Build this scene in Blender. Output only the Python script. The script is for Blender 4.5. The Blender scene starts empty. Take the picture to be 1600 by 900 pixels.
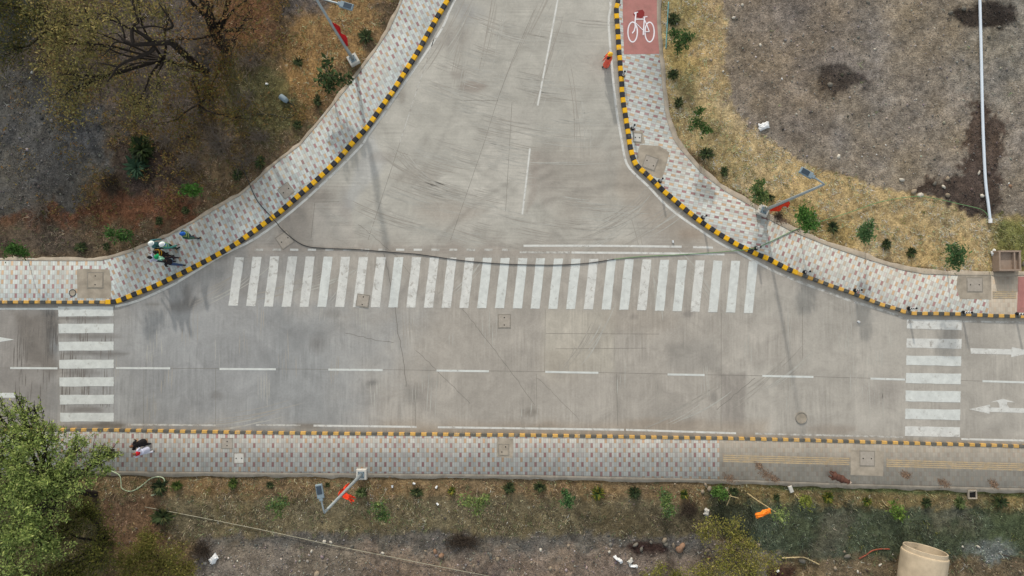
import bpy, math, random
import numpy as np
from mathutils import Vector, Matrix

SC = bpy.context.scene
COL = SC.collection
R = math.radians
random.seed(7)
rng = np.random.default_rng(7)

# ------------------------------------------------------------------ camera
CH = 37.8                       # flying height of the camera, metres
FPX = 1067.0                    # focal length in photo pixels (1600 wide)
TH = math.atan(50 / FPX)        # small forward tilt
cam = bpy.data.cameras.new('camera'); camo = bpy.data.objects.new('camera', cam); COL.objects.link(camo)
camo.location = (0, 0, CH); camo.rotation_euler = (TH, 0, 0)
cam.sensor_width = 36; cam.lens = 36 * FPX / 1600; cam.clip_end = 3000; cam.clip_start = .1
SC.camera = camo
SC.render.resolution_x = 1024; SC.render.resolution_y = 576

# ------------------------------------------------------------------ light
SUN_EL = 24.0
SHX, SHY = .17, -1.0            # horizontal direction in which shadows fall
W = bpy.data.worlds.new('World'); SC.world = W; W.use_nodes = True
wn = W.node_tree; bg = wn.nodes['Background']
sky = wn.nodes.new('ShaderNodeTexSky'); sky.sky_type = 'NISHITA'; sky.sun_disc = False
sky.sun_elevation = R(SUN_EL); sky.sun_rotation = math.atan2(-SHX, -SHY)
sky.dust_density = 6.0; sky.ozone_density = .6; sky.air_density = 1.0
mixw = wn.nodes.new('ShaderNodeMix'); mixw.data_type = 'RGBA'; mixw.inputs[0].default_value = .6
wn.links.new(sky.outputs[0], mixw.inputs[6]); mixw.inputs[7].default_value = (7.1, 7.5, 7.5, 1)
wn.links.new(mixw.outputs[2], bg.inputs[0]); bg.inputs[1].default_value = .1
sl = bpy.data.lights.new('sun', 'SUN'); sl.energy = 2.0; sl.angle = R(1.6); sl.color = (1, .94, .85)
so = bpy.data.objects.new('sun', sl); COL.objects.link(so)
dv = Vector((SHX, SHY, -math.tan(R(SUN_EL)) * math.hypot(SHX, SHY)))
so.rotation_euler = dv.to_track_quat('-Z', 'Y').to_euler(); so.location = (0, 0, 60)
vs = SC.view_settings; vs.view_transform = 'Standard'; vs.look = 'None'; vs.gamma = 1; vs.use_curve_mapping = False
vs.exposure = .26
SC.cycles.max_bounces = 5; SC.cycles.diffuse_bounces = 3

# ------------------------------------------------------------------ helpers
def gp(px, py, z=0.0):
    """point on the plane at height z that the photo shows at pixel (px, py)"""
    cx = (px - 800) / FPX; cy = (450 - py) / FPX
    yy = cy * math.cos(TH) + math.sin(TH); zz = cy * math.sin(TH) - math.cos(TH)
    t = (CH - z) / -zz
    return Vector((cx * t, yy * t, z))
def g2(p, z=0.0): v = gp(p[0], p[1], z); return (v.x, v.y)
def to_px(x, y, z=0.0):
    c, s = math.cos(TH), math.sin(TH)
    dz = z - CH
    yc = y * c + dz * s; zc = -y * s + dz * c
    return 800 + FPX * x / -zc, 450 - FPX * yc / -zc
def lin(c):
    return tuple(((v / 255) / 12.92 if v / 255 <= .04045 else ((v / 255 + .055) / 1.055) ** 2.4) for v in c)

def prop(o, label=None, cat=None, group=None, kind=None):
    if label: o['label'] = label
    if cat: o['category'] = cat
    if group: o['group'] = group
    if kind: o['kind'] = kind
    return o
def empty(name, loc, label, cat, group=None, rz=0, kind=None):
    o = bpy.data.objects.new(name, None); COL.objects.link(o); o.location = loc; o.rotation_euler = (0, 0, rz)
    o.empty_display_size = .2
    return prop(o, label, cat, group, kind)
def link(name, me, parent=None, loc=None):
    o = bpy.data.objects.new(name, me); COL.objects.link(o)
    if parent: o.parent = parent
    if loc is not None: o.location = loc
    return o
def copy_tree(o, parent=None):
    c = o.copy(); COL.objects.link(c); c.parent = parent
    for ch in list(o.children): copy_tree(ch, c)
    return c

class MB:
    def __init__(s): s.v = []; s.f = []; s.m = []
    def add(s, vs, fs, mi=0):
        n = len(s.v); s.v += [tuple(v) for v in vs]
        for f in fs: s.f.append(tuple(i + n for i in f)); s.m.append(mi)
    def box(s, c, d, rz=0, mi=0, bev=0.0):
        hx, hy, hz = d[0] / 2, d[1] / 2, d[2] / 2; cr, sr = math.cos(rz), math.sin(rz)
        def P(x, y, z): return (c[0] + x * cr - y * sr, c[1] + x * sr + y * cr, c[2] + z)
        if bev <= 0:
            vs_ = [P(x, y, z) for z in (-hz, hz) for x, y in ((-hx, -hy), (hx, -hy), (hx, hy), (-hx, hy))]
            s.add(vs_, [(3, 2, 1, 0), (4, 5, 6, 7), (0, 1, 5, 4), (1, 2, 6, 5), (2, 3, 7, 6), (3, 0, 4, 7)], mi)
        else:
            b = bev
            vs_ = [P(x, y, -hz) for x, y in ((-hx, -hy), (hx, -hy), (hx, hy), (-hx, hy))]
            vs_ += [P(x, y, hz - b) for x, y in ((-hx, -hy), (hx, -hy), (hx, hy), (-hx, hy))]
            vs_ += [P(x, y, hz) for x, y in ((-hx + b, -hy + b), (hx - b, -hy + b), (hx - b, hy - b), (-hx + b, hy - b))]
            fs = [(3, 2, 1, 0), (8, 9, 10, 11)]
            for k in range(4):
                j = (k + 1) % 4; fs += [(k, j, j + 4, k + 4), (k + 4, j + 4, j + 8, k + 8)]
            s.add(vs_, fs, mi)
    def tube(s, pts, rad, n=8, mi=0, cap=True):
        pts = [Vector(p) for p in pts]
        rs = rad if isinstance(rad, (list, tuple)) else [rad] * len(pts)
        vs_ = []; prev = None
        for i, p in enumerate(pts):
            t = (pts[min(i + 1, len(pts) - 1)] - pts[max(i - 1, 0)])
            t = t.normalized() if t.length > 1e-9 else Vector((0, 0, 1))
            if prev is None:
                a = t.orthogonal().normalized()
            else:
                a = (prev - t * prev.dot(t)); a = a.normalized() if a.length > 1e-6 else t.orthogonal().normalized()
            prev = a; b = t.cross(a)
            for k in range(n):
                an = 2 * math.pi * k / n
                vs_.append(p + (a * math.cos(an) + b * math.sin(an)) * rs[i])
        fs = []
        for i in range(len(pts) - 1):
            for k in range(n):
                j = (k + 1) % n
                fs.append((i * n + k, i * n + j, (i + 1) * n + j, (i + 1) * n + k))
        if cap:
            fs.append(tuple(range(n - 1, -1, -1))); fs.append(tuple((len(pts) - 1) * n + k for k in range(n)))
        s.add(vs_, fs, mi)
    def ell(s, c, r, nu=12, nv=8, mi=0, rot=None):
        vs_ = []; fs = []
        for i in range(nv + 1):
            a = math.pi * i / nv
            for k in range(nu):
                b = 2 * math.pi * k / nu
                p = Vector((r[0] * math.sin(a) * math.cos(b), r[1] * math.sin(a) * math.sin(b), r[2] * math.cos(a)))
                if rot is not None: p = rot @ p
                vs_.append(p + Vector(c))
        for i in range(nv):
            for k in range(nu):
                j = (k + 1) % nu
                fs.append((i * nu + k, (i + 1) * nu + k, (i + 1) * nu + j, i * nu + j))
        s.add(vs_, fs, mi)
    def cap(s, a, b, ra, rb, n=10):
        s.tube([a, b], [ra, rb], n); s.ell(a, (ra,) * 3, n, 6); s.ell(b, (rb,) * 3, n, 6)
    def poly(s, pts, z, mi=0):
        s.add([(p[0], p[1], z) for p in pts], [tuple(range(len(pts)))], mi)
    def mesh(s, name, mats, smooth=False):
        me = bpy.data.meshes.new(name); me.from_pydata(s.v, [], s.f); me.update()
        for m in (mats if isinstance(mats, (list, tuple)) else [mats]): me.materials.append(m)
        me.polygons.foreach_set('material_index', s.m)
        if smooth: me.polygons.foreach_set('use_smooth', [True] * len(s.f))
        return me
    def build(s, name, mats, parent=None, smooth=False, loc=None):
        return link(name, s.mesh(name, mats, smooth), parent, loc)

def np_mesh(name, V, F, mats, col=None, smooth=False, attrs=None):
    """V (n,3), F (m,3|4) numpy -> mesh; col is a per-vertex base colour"""
    me = bpy.data.meshes.new(name)
    k = F.shape[1]
    me.vertices.add(len(V)); me.vertices.foreach_set('co', V.astype(np.float32).ravel())
    me.loops.add(F.size); me.loops.foreach_set('vertex_index', F.astype(np.int32).ravel())
    me.polygons.add(len(F)); me.polygons.foreach_set('loop_start', np.arange(0, F.size, k, dtype=np.int32))
    try: me.polygons.foreach_set('loop_total', np.full(len(F), k, dtype=np.int32))
    except Exception: pass
    if smooth: me.polygons.foreach_set('use_smooth', np.ones(len(F), dtype=bool))
    me.update(calc_edges=True); me.validate()
    if col is not None:
        a = me.color_attributes.new('Col', 'FLOAT_COLOR', 'POINT')
        c4 = np.ones((len(V), 4), np.float32); c4[:, :3] = np.clip(col, 0, 1)
        a.data.foreach_set('color', c4.ravel())
    for n_, arr in (attrs or {}).items():
        a = me.attributes.new(n_, 'FLOAT', 'POINT'); a.data.foreach_set('value', arr.astype(np.float32))
    for m in (mats if isinstance(mats, (list, tuple)) else [mats]): me.materials.append(m)
    return me

_T = np.random.default_rng(3).random((256, 256))
def vnoise(x, y, s=0):
    x = x + s * 17.31; y = y + s * 9.77
    xi = np.floor(x).astype(int); yi = np.floor(y).astype(int); fx = x - xi; fy = y - yi
    fx = fx * fx * (3 - 2 * fx); fy = fy * fy * (3 - 2 * fy)
    g = lambda i, j: _T[(xi + i) % 256, (yi + j) % 256]
    return (g(0, 0) * (1 - fx) + g(1, 0) * fx) * (1 - fy) + (g(0, 1) * (1 - fx) + g(1, 1) * fx) * fy
def fbm(x, y, s=0, o=4):
    t = 0; a = .5; n = 0
    for k in range(o):
        t = t + a * vnoise(x * 2 ** k, y * 2 ** k, s + k * 5); n += a; a *= .55
    return t / n
def sdf(px, py, poly):
    """signed distance to a polygon, negative inside"""
    d = np.full(px.shape, 1e18); ins = np.zeros(px.shape, bool); n = len(poly)
    for i in range(n):
        ax, ay = poly[i]; bx, by = poly[(i + 1) % n]
        ex, ey = bx - ax, by - ay; wx, wy = px - ax, py - ay
        t = np.clip((wx * ex + wy * ey) / (ex * ex + ey * ey + 1e-12), 0, 1)
        d = np.minimum(d, (wx - ex * t) ** 2 + (wy - ey * t) ** 2)
        c = ((ay <= py) & (by > py)) | ((by <= py) & (ay > py))
        with np.errstate(divide='ignore', invalid='ignore'):
            xx = ax + (py - ay) / (by - ay if by != ay else 1e-12) * ex
        ins ^= c & (px < xx)
    d = np.sqrt(d); return np.where(ins, -d, d)
def sstep(a, b, x):
    t = np.clip((x - a) / (b - a), 0, 1); return t * t * (3 - 2 * t)

def resample(pts, step=None, n=None):
    p = np.array([tuple(q)[:2] for q in pts], float); d = np.r_[0, np.cumsum(np.hypot(*np.diff(p, axis=0).T))]
    if n is None: n = max(2, int(round(d[-1] / step)) + 1)
    s = np.linspace(0, d[-1], n)
    return np.c_[np.interp(s, d, p[:, 0]), np.interp(s, d, p[:, 1])]
def smooth_path(pts, n=4):
    """Catmull-Rom through points (any dimension)"""
    P = [Vector(p) for p in pts]; out = []
    for i in range(len(P) - 1):
        a = P[max(i - 1, 0)]; b = P[i]; c = P[i + 1]; d = P[min(i + 2, len(P) - 1)]
        for k in range(n):
            t = k / n
            out.append(.5 * ((2 * b) + (c - a) * t + (2 * a - 5 * b + 4 * c - d) * t * t + (3 * b - a - 3 * c + d) * t ** 3))
    out.append(P[-1]); return out
def normals2(p):
    t = np.gradient(p, axis=0); t /= np.hypot(t[:, 0], t[:, 1])[:, None] + 1e-9
    return np.c_[-t[:, 1], t[:, 0]]

# ------------------------------------------------------------------ materials
def newmat(name):
    m = bpy.data.materials.new(name); m.use_nodes = True
    nt = m.node_tree; return m, nt, nt.nodes['Principled BSDF']
def N(nt, t, **kw):
    n = nt.nodes.new(t)
    for k, v in kw.items(): setattr(n, k, v)
    return n
def mix(nt, fac, a, b, mode='MIX'):
    n = N(nt, 'ShaderNodeMix', data_type='RGBA', blend_type=mode)
    for i, v in ((0, fac), (6, a), (7, b)):
        if hasattr(v, 'is_linked'): nt.links.new(v, n.inputs[i])
        else: n.inputs[i].default_value = v if i == 0 else (*v[:3], 1)
    return n.outputs[2]
def noise(nt, scale, detail=4, rough=.6, vec=None, dist=0):
    n = N(nt, 'ShaderNodeTexNoise'); n.inputs['Scale'].default_value = scale; n.inputs['Detail'].default_value = detail
    n.inputs['Roughness'].default_value = rough; n.inputs['Distortion'].default_value = dist
    if vec is None:
        tc = N(nt, 'ShaderNodeTexCoord'); vec = tc.outputs['Object']
    nt.links.new(vec, n.inputs['Vector']); return n.outputs[0]
def ramp(nt, x, a, b, lo=0., hi=1.):
    n = N(nt, 'ShaderNodeMapRange'); n.clamp = True
    nt.links.new(x, n.inputs[0])
    for i, v in enumerate((a, b, lo, hi)): n.inputs[i + 1].default_value = v
    return n.outputs[0]
def math_(nt, op, a, b=0.0, c=None):
    n = N(nt, 'ShaderNodeMath', operation=op)
    for i, v in enumerate((a, b) if c is None else (a, b, c)):
        if hasattr(v, 'is_linked'): nt.links.new(v, n.inputs[i])
        else: n.inputs[i].default_value = v
    return n.outputs[0]
def mapped(nt, scale=(1, 1, 1), rz=0):
    tc = N(nt, 'ShaderNodeTexCoord'); mp = N(nt, 'ShaderNodeMapping')
    mp.inputs['Scale'].default_value = scale; mp.inputs['Rotation'].default_value = (0, 0, rz)
    nt.links.new(tc.outputs['Object'], mp.inputs['Vector']); return mp.outputs[0]
def bump(nt, b, h, strength=.4, dist=.02):
    n = N(nt, 'ShaderNodeBump'); n.inputs['Strength'].default_value = strength; n.inputs['Distance'].default_value = dist
    nt.links.new(h, n.inputs['Height']); nt.links.new(n.outputs[0], b.inputs['Normal'])

def plain(name, rgb, rough=.7, var=.25, scale=9, metal=0., detail=4, spec=.3):
    """a procedural single-tone material with uneven weathering; rgb is sRGB 0-255"""
    m, nt, b = newmat(name); c = lin(rgb)
    f = noise(nt, scale, detail)
    o = mix(nt, ramp(nt, f, .3, .7), [v * (1 - var) for v in c], [min(1, v * (1 + var * .7)) for v in c])
    nt.links.new(o, b.inputs['Base Color']); b.inputs['Roughness'].default_value = rough
    b.inputs['Metallic'].default_value = metal; b.inputs['Specular IOR Level'].default_value = spec
    return m
def vcol(name, rough=.9, nscale=18., amt=.35, trans=0., bumpy=0.):
    m, nt, b = newmat(name)
    a = N(nt, 'ShaderNodeAttribute', attribute_name='Col')
    f = noise(nt, nscale, 5, .7)
    k = ramp(nt, f, .25, .75, 1 - amt, 1 + amt)
    v = N(nt, 'ShaderNodeVectorMath', operation='SCALE'); nt.links.new(a.outputs['Color'], v.inputs[0]); nt.links.new(k, v.inputs['Scale'])
    nt.links.new(v.outputs[0], b.inputs['Base Color']); b.inputs['Roughness'].default_value = rough
    b.inputs['Specular IOR Level'].default_value = .15
    if bumpy: bump(nt, b, f, bumpy, .05)
    if trans:
        b.inputs['Subsurface Weight'].default_value = 0
        tr = N(nt, 'ShaderNodeBsdfTranslucent'); nt.links.new(v.outputs[0], tr.inputs[0])
        ms = N(nt, 'ShaderNodeMixShader'); ms.inputs[0].default_value = trans
        nt.links.new(b.outputs[0], ms.inputs[1]); nt.links.new(tr.outputs[0], ms.inputs[2])
        nt.links.new(ms.outputs[0], nt.nodes['Material Output'].inputs[0])
    return m

M = {}
def soil():
    m, nt, b = newmat('soil_and_turf')
    a = N(nt, 'ShaderNodeAttribute', attribute_name='Col')
    f1 = noise(nt, 3.2, 4, .65, dist=.4); f2 = noise(nt, 11, 4, .7); f3 = noise(nt, 30, 2, .6)
    k = math_(nt, 'MULTIPLY', math_(nt, 'MULTIPLY', ramp(nt, f1, .36, .64, .72, 1.3), ramp(nt, f2, .36, .64, .68, 1.34)), ramp(nt, f3, .35, .65, .82, 1.18))
    v = N(nt, 'ShaderNodeVectorMath', operation='SCALE'); nt.links.new(a.outputs['Color'], v.inputs[0]); nt.links.new(k, v.inputs['Scale'])
    nt.links.new(v.outputs[0], b.inputs['Base Color']); b.inputs['Roughness'].default_value = .95; b.inputs['Specular IOR Level'].default_value = .1
    bump(nt, b, f2, .9, .08); return m
M['terrain'] = soil()
M['grass'] = vcol('grass_blades', .9, 5, .2, trans=.25)
M['leaf'] = vcol('leaves', .75, 4, .15, trans=.35)
M['stone'] = vcol('stones', .9, 25, .25)
M['bark'] = plain('dark_bark', (44, 38, 34), .95, .4, 12)
M['bark_pale'] = plain('pale_bark', (128, 116, 100), .95, .35, 12)
M['twig'] = plain('grey_twigs', (118, 108, 98), .95, .3, 6)
M['darktwig'] = plain('dark_twigs', (70, 60, 51), .95, .3, 6)
M['bamboo'] = plain('bamboo_pole', (186, 168, 128), .7, .2, 8)
M['galv'] = plain('galvanised_steel', (158, 168, 172), .45, .12, 4, .35)
M['lampgrey'] = plain('lamp_housing', (126, 142, 152), .5, .1, 6)
M['lampglass'] = plain('lamp_lens', (46, 60, 74), .25, .1, 6, spec=.6)
M['darkmetal'] = plain('dark_metal', (40, 42, 46), .6, .2, 9)
M['conc'] = plain('cast_concrete', (164, 156, 146), .9, .14, 6)
M['conc2'] = plain('dusty_concrete', (162, 152, 138), .92, .26, 2.2)
M['concw'] = plain('pale_concrete', (192, 190, 184), .9, .14, 6)
M['pipe'] = plain('spun_concrete', (190, 174, 150), .85, .24, 1.3, detail=7)
M['chamber'] = plain('brown_concrete', (150, 132, 118), .9, .12, 7)
M['orange'] = plain('orange_cloth', (222, 62, 28), .8, .12, 5)
M['orange2'] = plain('orange_plastic', (240, 128, 24), .6, .1, 5)
M['red'] = plain('red_cloth', (198, 28, 34), .85, .15, 9)
M['white'] = plain('white_plastic', (226, 228, 230), .5, .08, 6)
M['pvc'] = plain('white_pvc', (214, 224, 236), .4, .05, 3)
M['teal'] = plain('teal_paint', (108, 158, 160), .5, .15, 7)
M['hosepale'] = plain('pale_green_hose', (176, 190, 160), .5, .15, 4)
M['rope'] = plain('rope', (164, 160, 142), .9, .2, 4)
M['redhose'] = plain('red_hose', (146, 74, 56), .6, .2, 4)
M['black'] = plain('black_rubber', (30, 31, 33), .6, .2, 8)
M['rubber'] = plain('worn_rubber', (62, 66, 66), .8, .25, 8)
M['hole'] = plain('dark_opening', (24, 24, 24), .95, .2, 8)
M['mudred'] = plain('red_soil', (112, 78, 62), .95, .3, 6)

# concrete carriageway: colour attribute (slabs and stains) with a brushed finish
m, nt, b = newmat('brushed_concrete'); M['road'] = m
a = N(nt, 'ShaderNodeAttribute', attribute_name='Col'); st = N(nt, 'ShaderNodeAttribute', attribute_name='brush')
bv = noise(nt, 1, 3, .6, mapped(nt, (7, .5, 1)))          # strokes across the main road
bh = noise(nt, 1, 4, .65, mapped(nt, (.22, 8, 1), R(-5)), .35)    # strokes across the side road
n_ = N(nt, 'ShaderNodeMix', data_type='FLOAT'); nt.links.new(st.outputs['Fac'], n_.inputs[0]); nt.links.new(bv, n_.inputs[2]); nt.links.new(bh, n_.inputs[3])
br = ramp(nt, n_.outputs[0], .32, .68, -1., 1.)
bm = ramp(nt, noise(nt, .45, 4, .6, dist=.8), .42, .62, .02, .13)
br = math_(nt, 'ADD', math_(nt, 'MULTIPLY', br, bm), 1.)
gr = ramp(nt, noise(nt, 9, 6, .75), .3, .7, .9, 1.08)
pa = ramp(nt, noise(nt, .8, 6, .66, dist=.9), .34, .68, .86, 1.08)
k = math_(nt, 'MULTIPLY', math_(nt, 'MULTIPLY', br, gr), pa)
v = N(nt, 'ShaderNodeVectorMath', operation='SCALE'); nt.links.new(a.outputs['Color'], v.inputs[0]); nt.links.new(k, v.inputs['Scale'])
nt.links.new(v.outputs[0], b.inputs['Base Color']); b.inputs['Roughness'].default_value = .85; b.inputs['Specular IOR Level'].default_value = .25
bump(nt, b, gr, .15, .01)

def paint(name, rgb, wear, under=(156, 150, 142), sc=3.):
    """road paint, flaking down to the concrete; wear 0..1"""
    m, nt, b = newmat(name)
    f = noise(nt, sc, 8, .75, dist=.4); g = noise(nt, 38, 3, .6)
    h = math_(nt, 'ADD', math_(nt, 'MULTIPLY', f, .75), math_(nt, 'MULTIPLY', g, .25))
    e = .33 + wear * .22
    k = ramp(nt, h, e - .05, e + .05)
    t = ramp(nt, noise(nt, 2.2, 6, .7), .32, .7, .8, 1.06)
    c = mix(nt, k, lin(under), lin(rgb))
    v = N(nt, 'ShaderNodeVectorMath', operation='SCALE'); nt.links.new(c, v.inputs[0]); nt.links.new(t, v.inputs['Scale'])
    nt.links.new(v.outputs[0], b.inputs['Base Color']); b.inputs['Roughness'].default_value = .7; b.inputs['Specular IOR Level'].default_value = .25
    return m
M['paint'] = paint('white_road_paint', (210, 213, 210), .28)
M['paint2'] = paint('worn_white_road_paint', (212, 212, 208), .42)
M['paint3'] = paint('faded_white_road_paint', (198, 197, 192), .72)
M['frame'] = plain('cover_frame', (142, 137, 128), .95, .2, 5)
M['joint'] = plain('joint_sealant', (124, 120, 113), .95, .25, 3)
M['crack'] = plain('hairline_crack', (122, 118, 112), .95, .2, 3)
M['yk'] = paint('yellow_kerb_paint', (238, 182, 22), .05, (150, 140, 120), 6)
M['bk'] = paint('black_kerb_paint', (48, 50, 56), .05, (110, 108, 104), 6)
M['yk2'] = paint('faded_yellow_kerb_paint', (214, 166, 78), .22, (160, 150, 128), 6)
M['bk2'] = paint('faded_black_kerb_paint', (74, 77, 78), .22, (128, 126, 122), 6)
M['redtrack'] = paint('red_track_coating', (176, 122, 116), .4, (160, 122, 112), 2.5)
M['redtrack2'] = plain('fresh_red_coating', (132, 44, 44), .8, .15, 6)
M['bikepaint'] = paint('white_symbol_paint', (236, 232, 238), .0, (160, 92, 92))
M['tact'] = paint('yellow_tactile_tile', (188, 166, 130), .7, (166, 156, 140), 5)

def pavers(name, rz, off=(0, 0), dull=0.0, tint=(1, 1, 1), fade=0.0):
    """grey concrete pavers with a red and a yellow one in each half metre"""
    m, nt, b = newmat(name)
    vec = mapped(nt, (1, 1, 1), rz); sep = N(nt, 'ShaderNodeSeparateXYZ'); nt.links.new(vec, sep.inputs[0])
    P = .512; u = math_(nt, 'DIVIDE', math_(nt, 'ADD', sep.outputs[0], 200 + off[0]), P); w = math_(nt, 'DIVIDE', math_(nt, 'ADD', sep.outputs[1], 200 + off[1]), P)
    def box(cu, cw):
        fu = math_(nt, 'FRACT', math_(nt, 'ADD', u, cu)); fw = math_(nt, 'FRACT', math_(nt, 'ADD', w, cw))
        return math_(nt, 'MULTIPLY', math_(nt, 'LESS_THAN', fu, .27), math_(nt, 'LESS_THAN', fw, .49))
    r_ = box(0, 0); y_ = box(.5, .5)
    # individual pavers for tone and joints (quarter by half cell)
    cu = math_(nt, 'MULTIPLY', u, 4); cw = math_(nt, 'MULTIPLY', w, 2)
    cm = N(nt, 'ShaderNodeCombineXYZ'); nt.links.new(math_(nt, 'FLOOR', cu), cm.inputs[0]); nt.links.new(math_(nt, 'FLOOR', cw), cm.inputs[1])
    wn_ = N(nt, 'ShaderNodeTexWhiteNoise', noise_dimensions='2D'); nt.links.new(cm.outputs[0], wn_.inputs['Vector'])
    tone = ramp(nt, wn_.outputs[0], 0, 1, .86 + .05 * dull, 1.1 - .04 * dull)
    ju = math_(nt, 'ABSOLUTE', math_(nt, 'SUBTRACT', math_(nt, 'FRACT', cu), .5)); jw = math_(nt, 'ABSOLUTE', math_(nt, 'SUBTRACT', math_(nt, 'FRACT', cw), .5))
    jn = math_(nt, 'MAXIMUM', math_(nt, 'GREATER_THAN', ju, .44), math_(nt, 'GREATER_THAN', jw, .47))
    base = [lin(c) for c in ((202, 207, 206), (162, 112, 114), (200, 162, 126))]
    base = [tuple(p * q for p, q in zip(c, tint)) for c in base]
    dl = lin((182, 168, 150)); base = [tuple(p * (1 - dull * .8) + q * dull * .8 for p, q in zip(c, dl)) for c in base]
    sp2 = N(nt, 'ShaderNodeSeparateColor'); nt.links.new(wn_.outputs['Color'], sp2.inputs[0]); wk = ramp(nt, sp2.outputs[1], .02, .45, .35, 1.)
    c = mix(nt, math_(nt, 'MULTIPLY', math_(nt, 'MULTIPLY', r_, wk), .88 - fade), base[0], base[1]); c = mix(nt, math_(nt, 'MULTIPLY', math_(nt, 'MULTIPLY', y_, wk), .84 - fade), c, base[2])
    c = mix(nt, math_(nt, 'MULTIPLY', jn, .55 - .25 * dull), c, lin((134, 131, 126)))
    dust = ramp(nt, noise(nt, .6, 7, .72, dist=.7), .46, .74, 0, .45 + .35 * dull)
    c = mix(nt, dust, c, lin((168, 160, 148)))
    k = math_(nt, 'MULTIPLY', tone, ramp(nt, noise(nt, 1.1, 5, .65), .3, .7, .88, 1.08))
    v = N(nt, 'ShaderNodeVectorMath', operation='SCALE'); nt.links.new(c, v.inputs[0]); nt.links.new(k, v.inputs['Scale'])
    nt.links.new(v.outputs[0], b.inputs['Base Color']); b.inputs['Roughness'].default_value = .85; b.inputs['Specular IOR Level'].default_value = .25
    return m
M['pavA'] = pavers('pavers_straight', 0, tint=(.78, .81, .82), fade=0)
M['pavL'] = pavers('pavers_left_curve', R(-27), tint=(.78, .82, .83))
M['pavR1'] = pavers('pavers_right_top', R(-75), tint=(.92, .92, .9))
M['pavR2'] = pavers('pavers_right_bend', R(-78), tint=(.88, .88, .86))
M['pavR3'] = pavers('pavers_right_lower', R(22), tint=(.85, .84, .81))
M['pavB'] = pavers('pavers_lower_footway', 0, dull=.1, tint=(1.1, 1.01, .93), fade=.0)
M['pavD'] = pavers('pavers_dusty', 0, dull=1.0, tint=(.98, .93, .87), fade=.2)

# ------------------------------------------------------------------ outlines read off the photo
KL1 = [(-420, 471), (-60, 472), (11, 472), (90, 472), (165, 472)]
KL2 = [(165, 472), (182, 471), (199, 464.5), (214, 458), (230, 452), (246, 445), (277, 430), (307, 415), (337.5, 399), (367, 382), (395, 362), (409, 352),
       (436, 332), (462.5, 309), (487, 288), (500, 276), (512, 265), (530, 247), (552.5, 221), (575, 197), (594, 170), (614, 142), (631, 115), (649, 87),
       (665, 59), (681, 30), (697.5, 3), (730, -52), (765, -115), (790, -180), (806, -300)]
KR1 = [(966, -300), (966, -120), (966, -4), (963, 13), (964, 28), (965, 45), (967, 76), (969, 100), (971, 124), (972.5, 149), (975, 165), (977.5, 181), (980, 197.5), (982.5, 214),
       (985, 230), (989, 246), (996, 260), (1009, 271), (1021, 282.5), (1032, 294), (1045, 305), (1071, 327), (1097, 347.5), (1125, 366), (1154, 383),
       (1184, 397.5), (1202, 405), (1215, 412), (1230, 419.5), (1246, 426.5)]
KR2 = [(1246, 426.5), (1277, 438.5), (1309, 450), (1340, 461), (1372, 474), (1405, 484), (1422, 489), (1456, 490), (1492, 490.5), (1550, 493), (1585, 494), (1700, 497), (2020, 503)]
KB = [(-420, 669), (-60, 671), (170, 672), (400, 676), (800, 680), (1000, 683), (1162, 685.5), (1350, 690.5), (1589, 697), (1700, 700), (2020, 708)]
PL1 = [(-420, 402), (0, 403), (125, 404), (160, 403.5)]
PL2 = [(160, 403.5), (200, 392), (250, 372), (305, 342), (375, 301), (400, 279), (432, 250), (467, 224), (502, 182), (530, 147), (562, 107), (582, 80), (604, 47), (617, 20), (625, 0), (648, -52), (676, -115), (700, -180), (714, -300)]
PR = [(1032, -300), (1032, -100), (1032, 0), (1032, 32), (1036, 85), (1041, 140), (1046, 182), (1058, 218), (1072, 235), (1100, 267), (1137, 295), (1185, 322),
      (1200, 335), (1242, 357), (1300, 380), (1350, 397), (1407, 415), (1445, 422), (1500, 424), (1600, 424), (1700, 425), (2020, 427)]
PB = [(-420, 741), (187, 742), (400, 744), (800, 747.5), (1100, 754), (1200, 757), (1337, 762), (1600, 769), (1700, 772), (2020, 780)]
Wl = lambda pts, z=0.0: np.array([g2(p, z) for p in pts])
paved_px = PL1 + PL2[1:] + PR + PB[::-1]
PAVED = [tuple(p) for p in Wl(paved_px)]
ROADPX = KL1 + KL2[1:] + KR1 + KR2[1:] + KB[::-1]
ROAD = [tuple(p) for p in Wl(ROADPX)]

# ------------------------------------------------------------------ soil and turf zones, in photo pixels
def blob(x, y, rx, ry, n=14): return [(x + rx * math.cos(2 * math.pi * i / n), y + ry * math.sin(2 * math.pi * i / n)) for i in range(n)]
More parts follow.
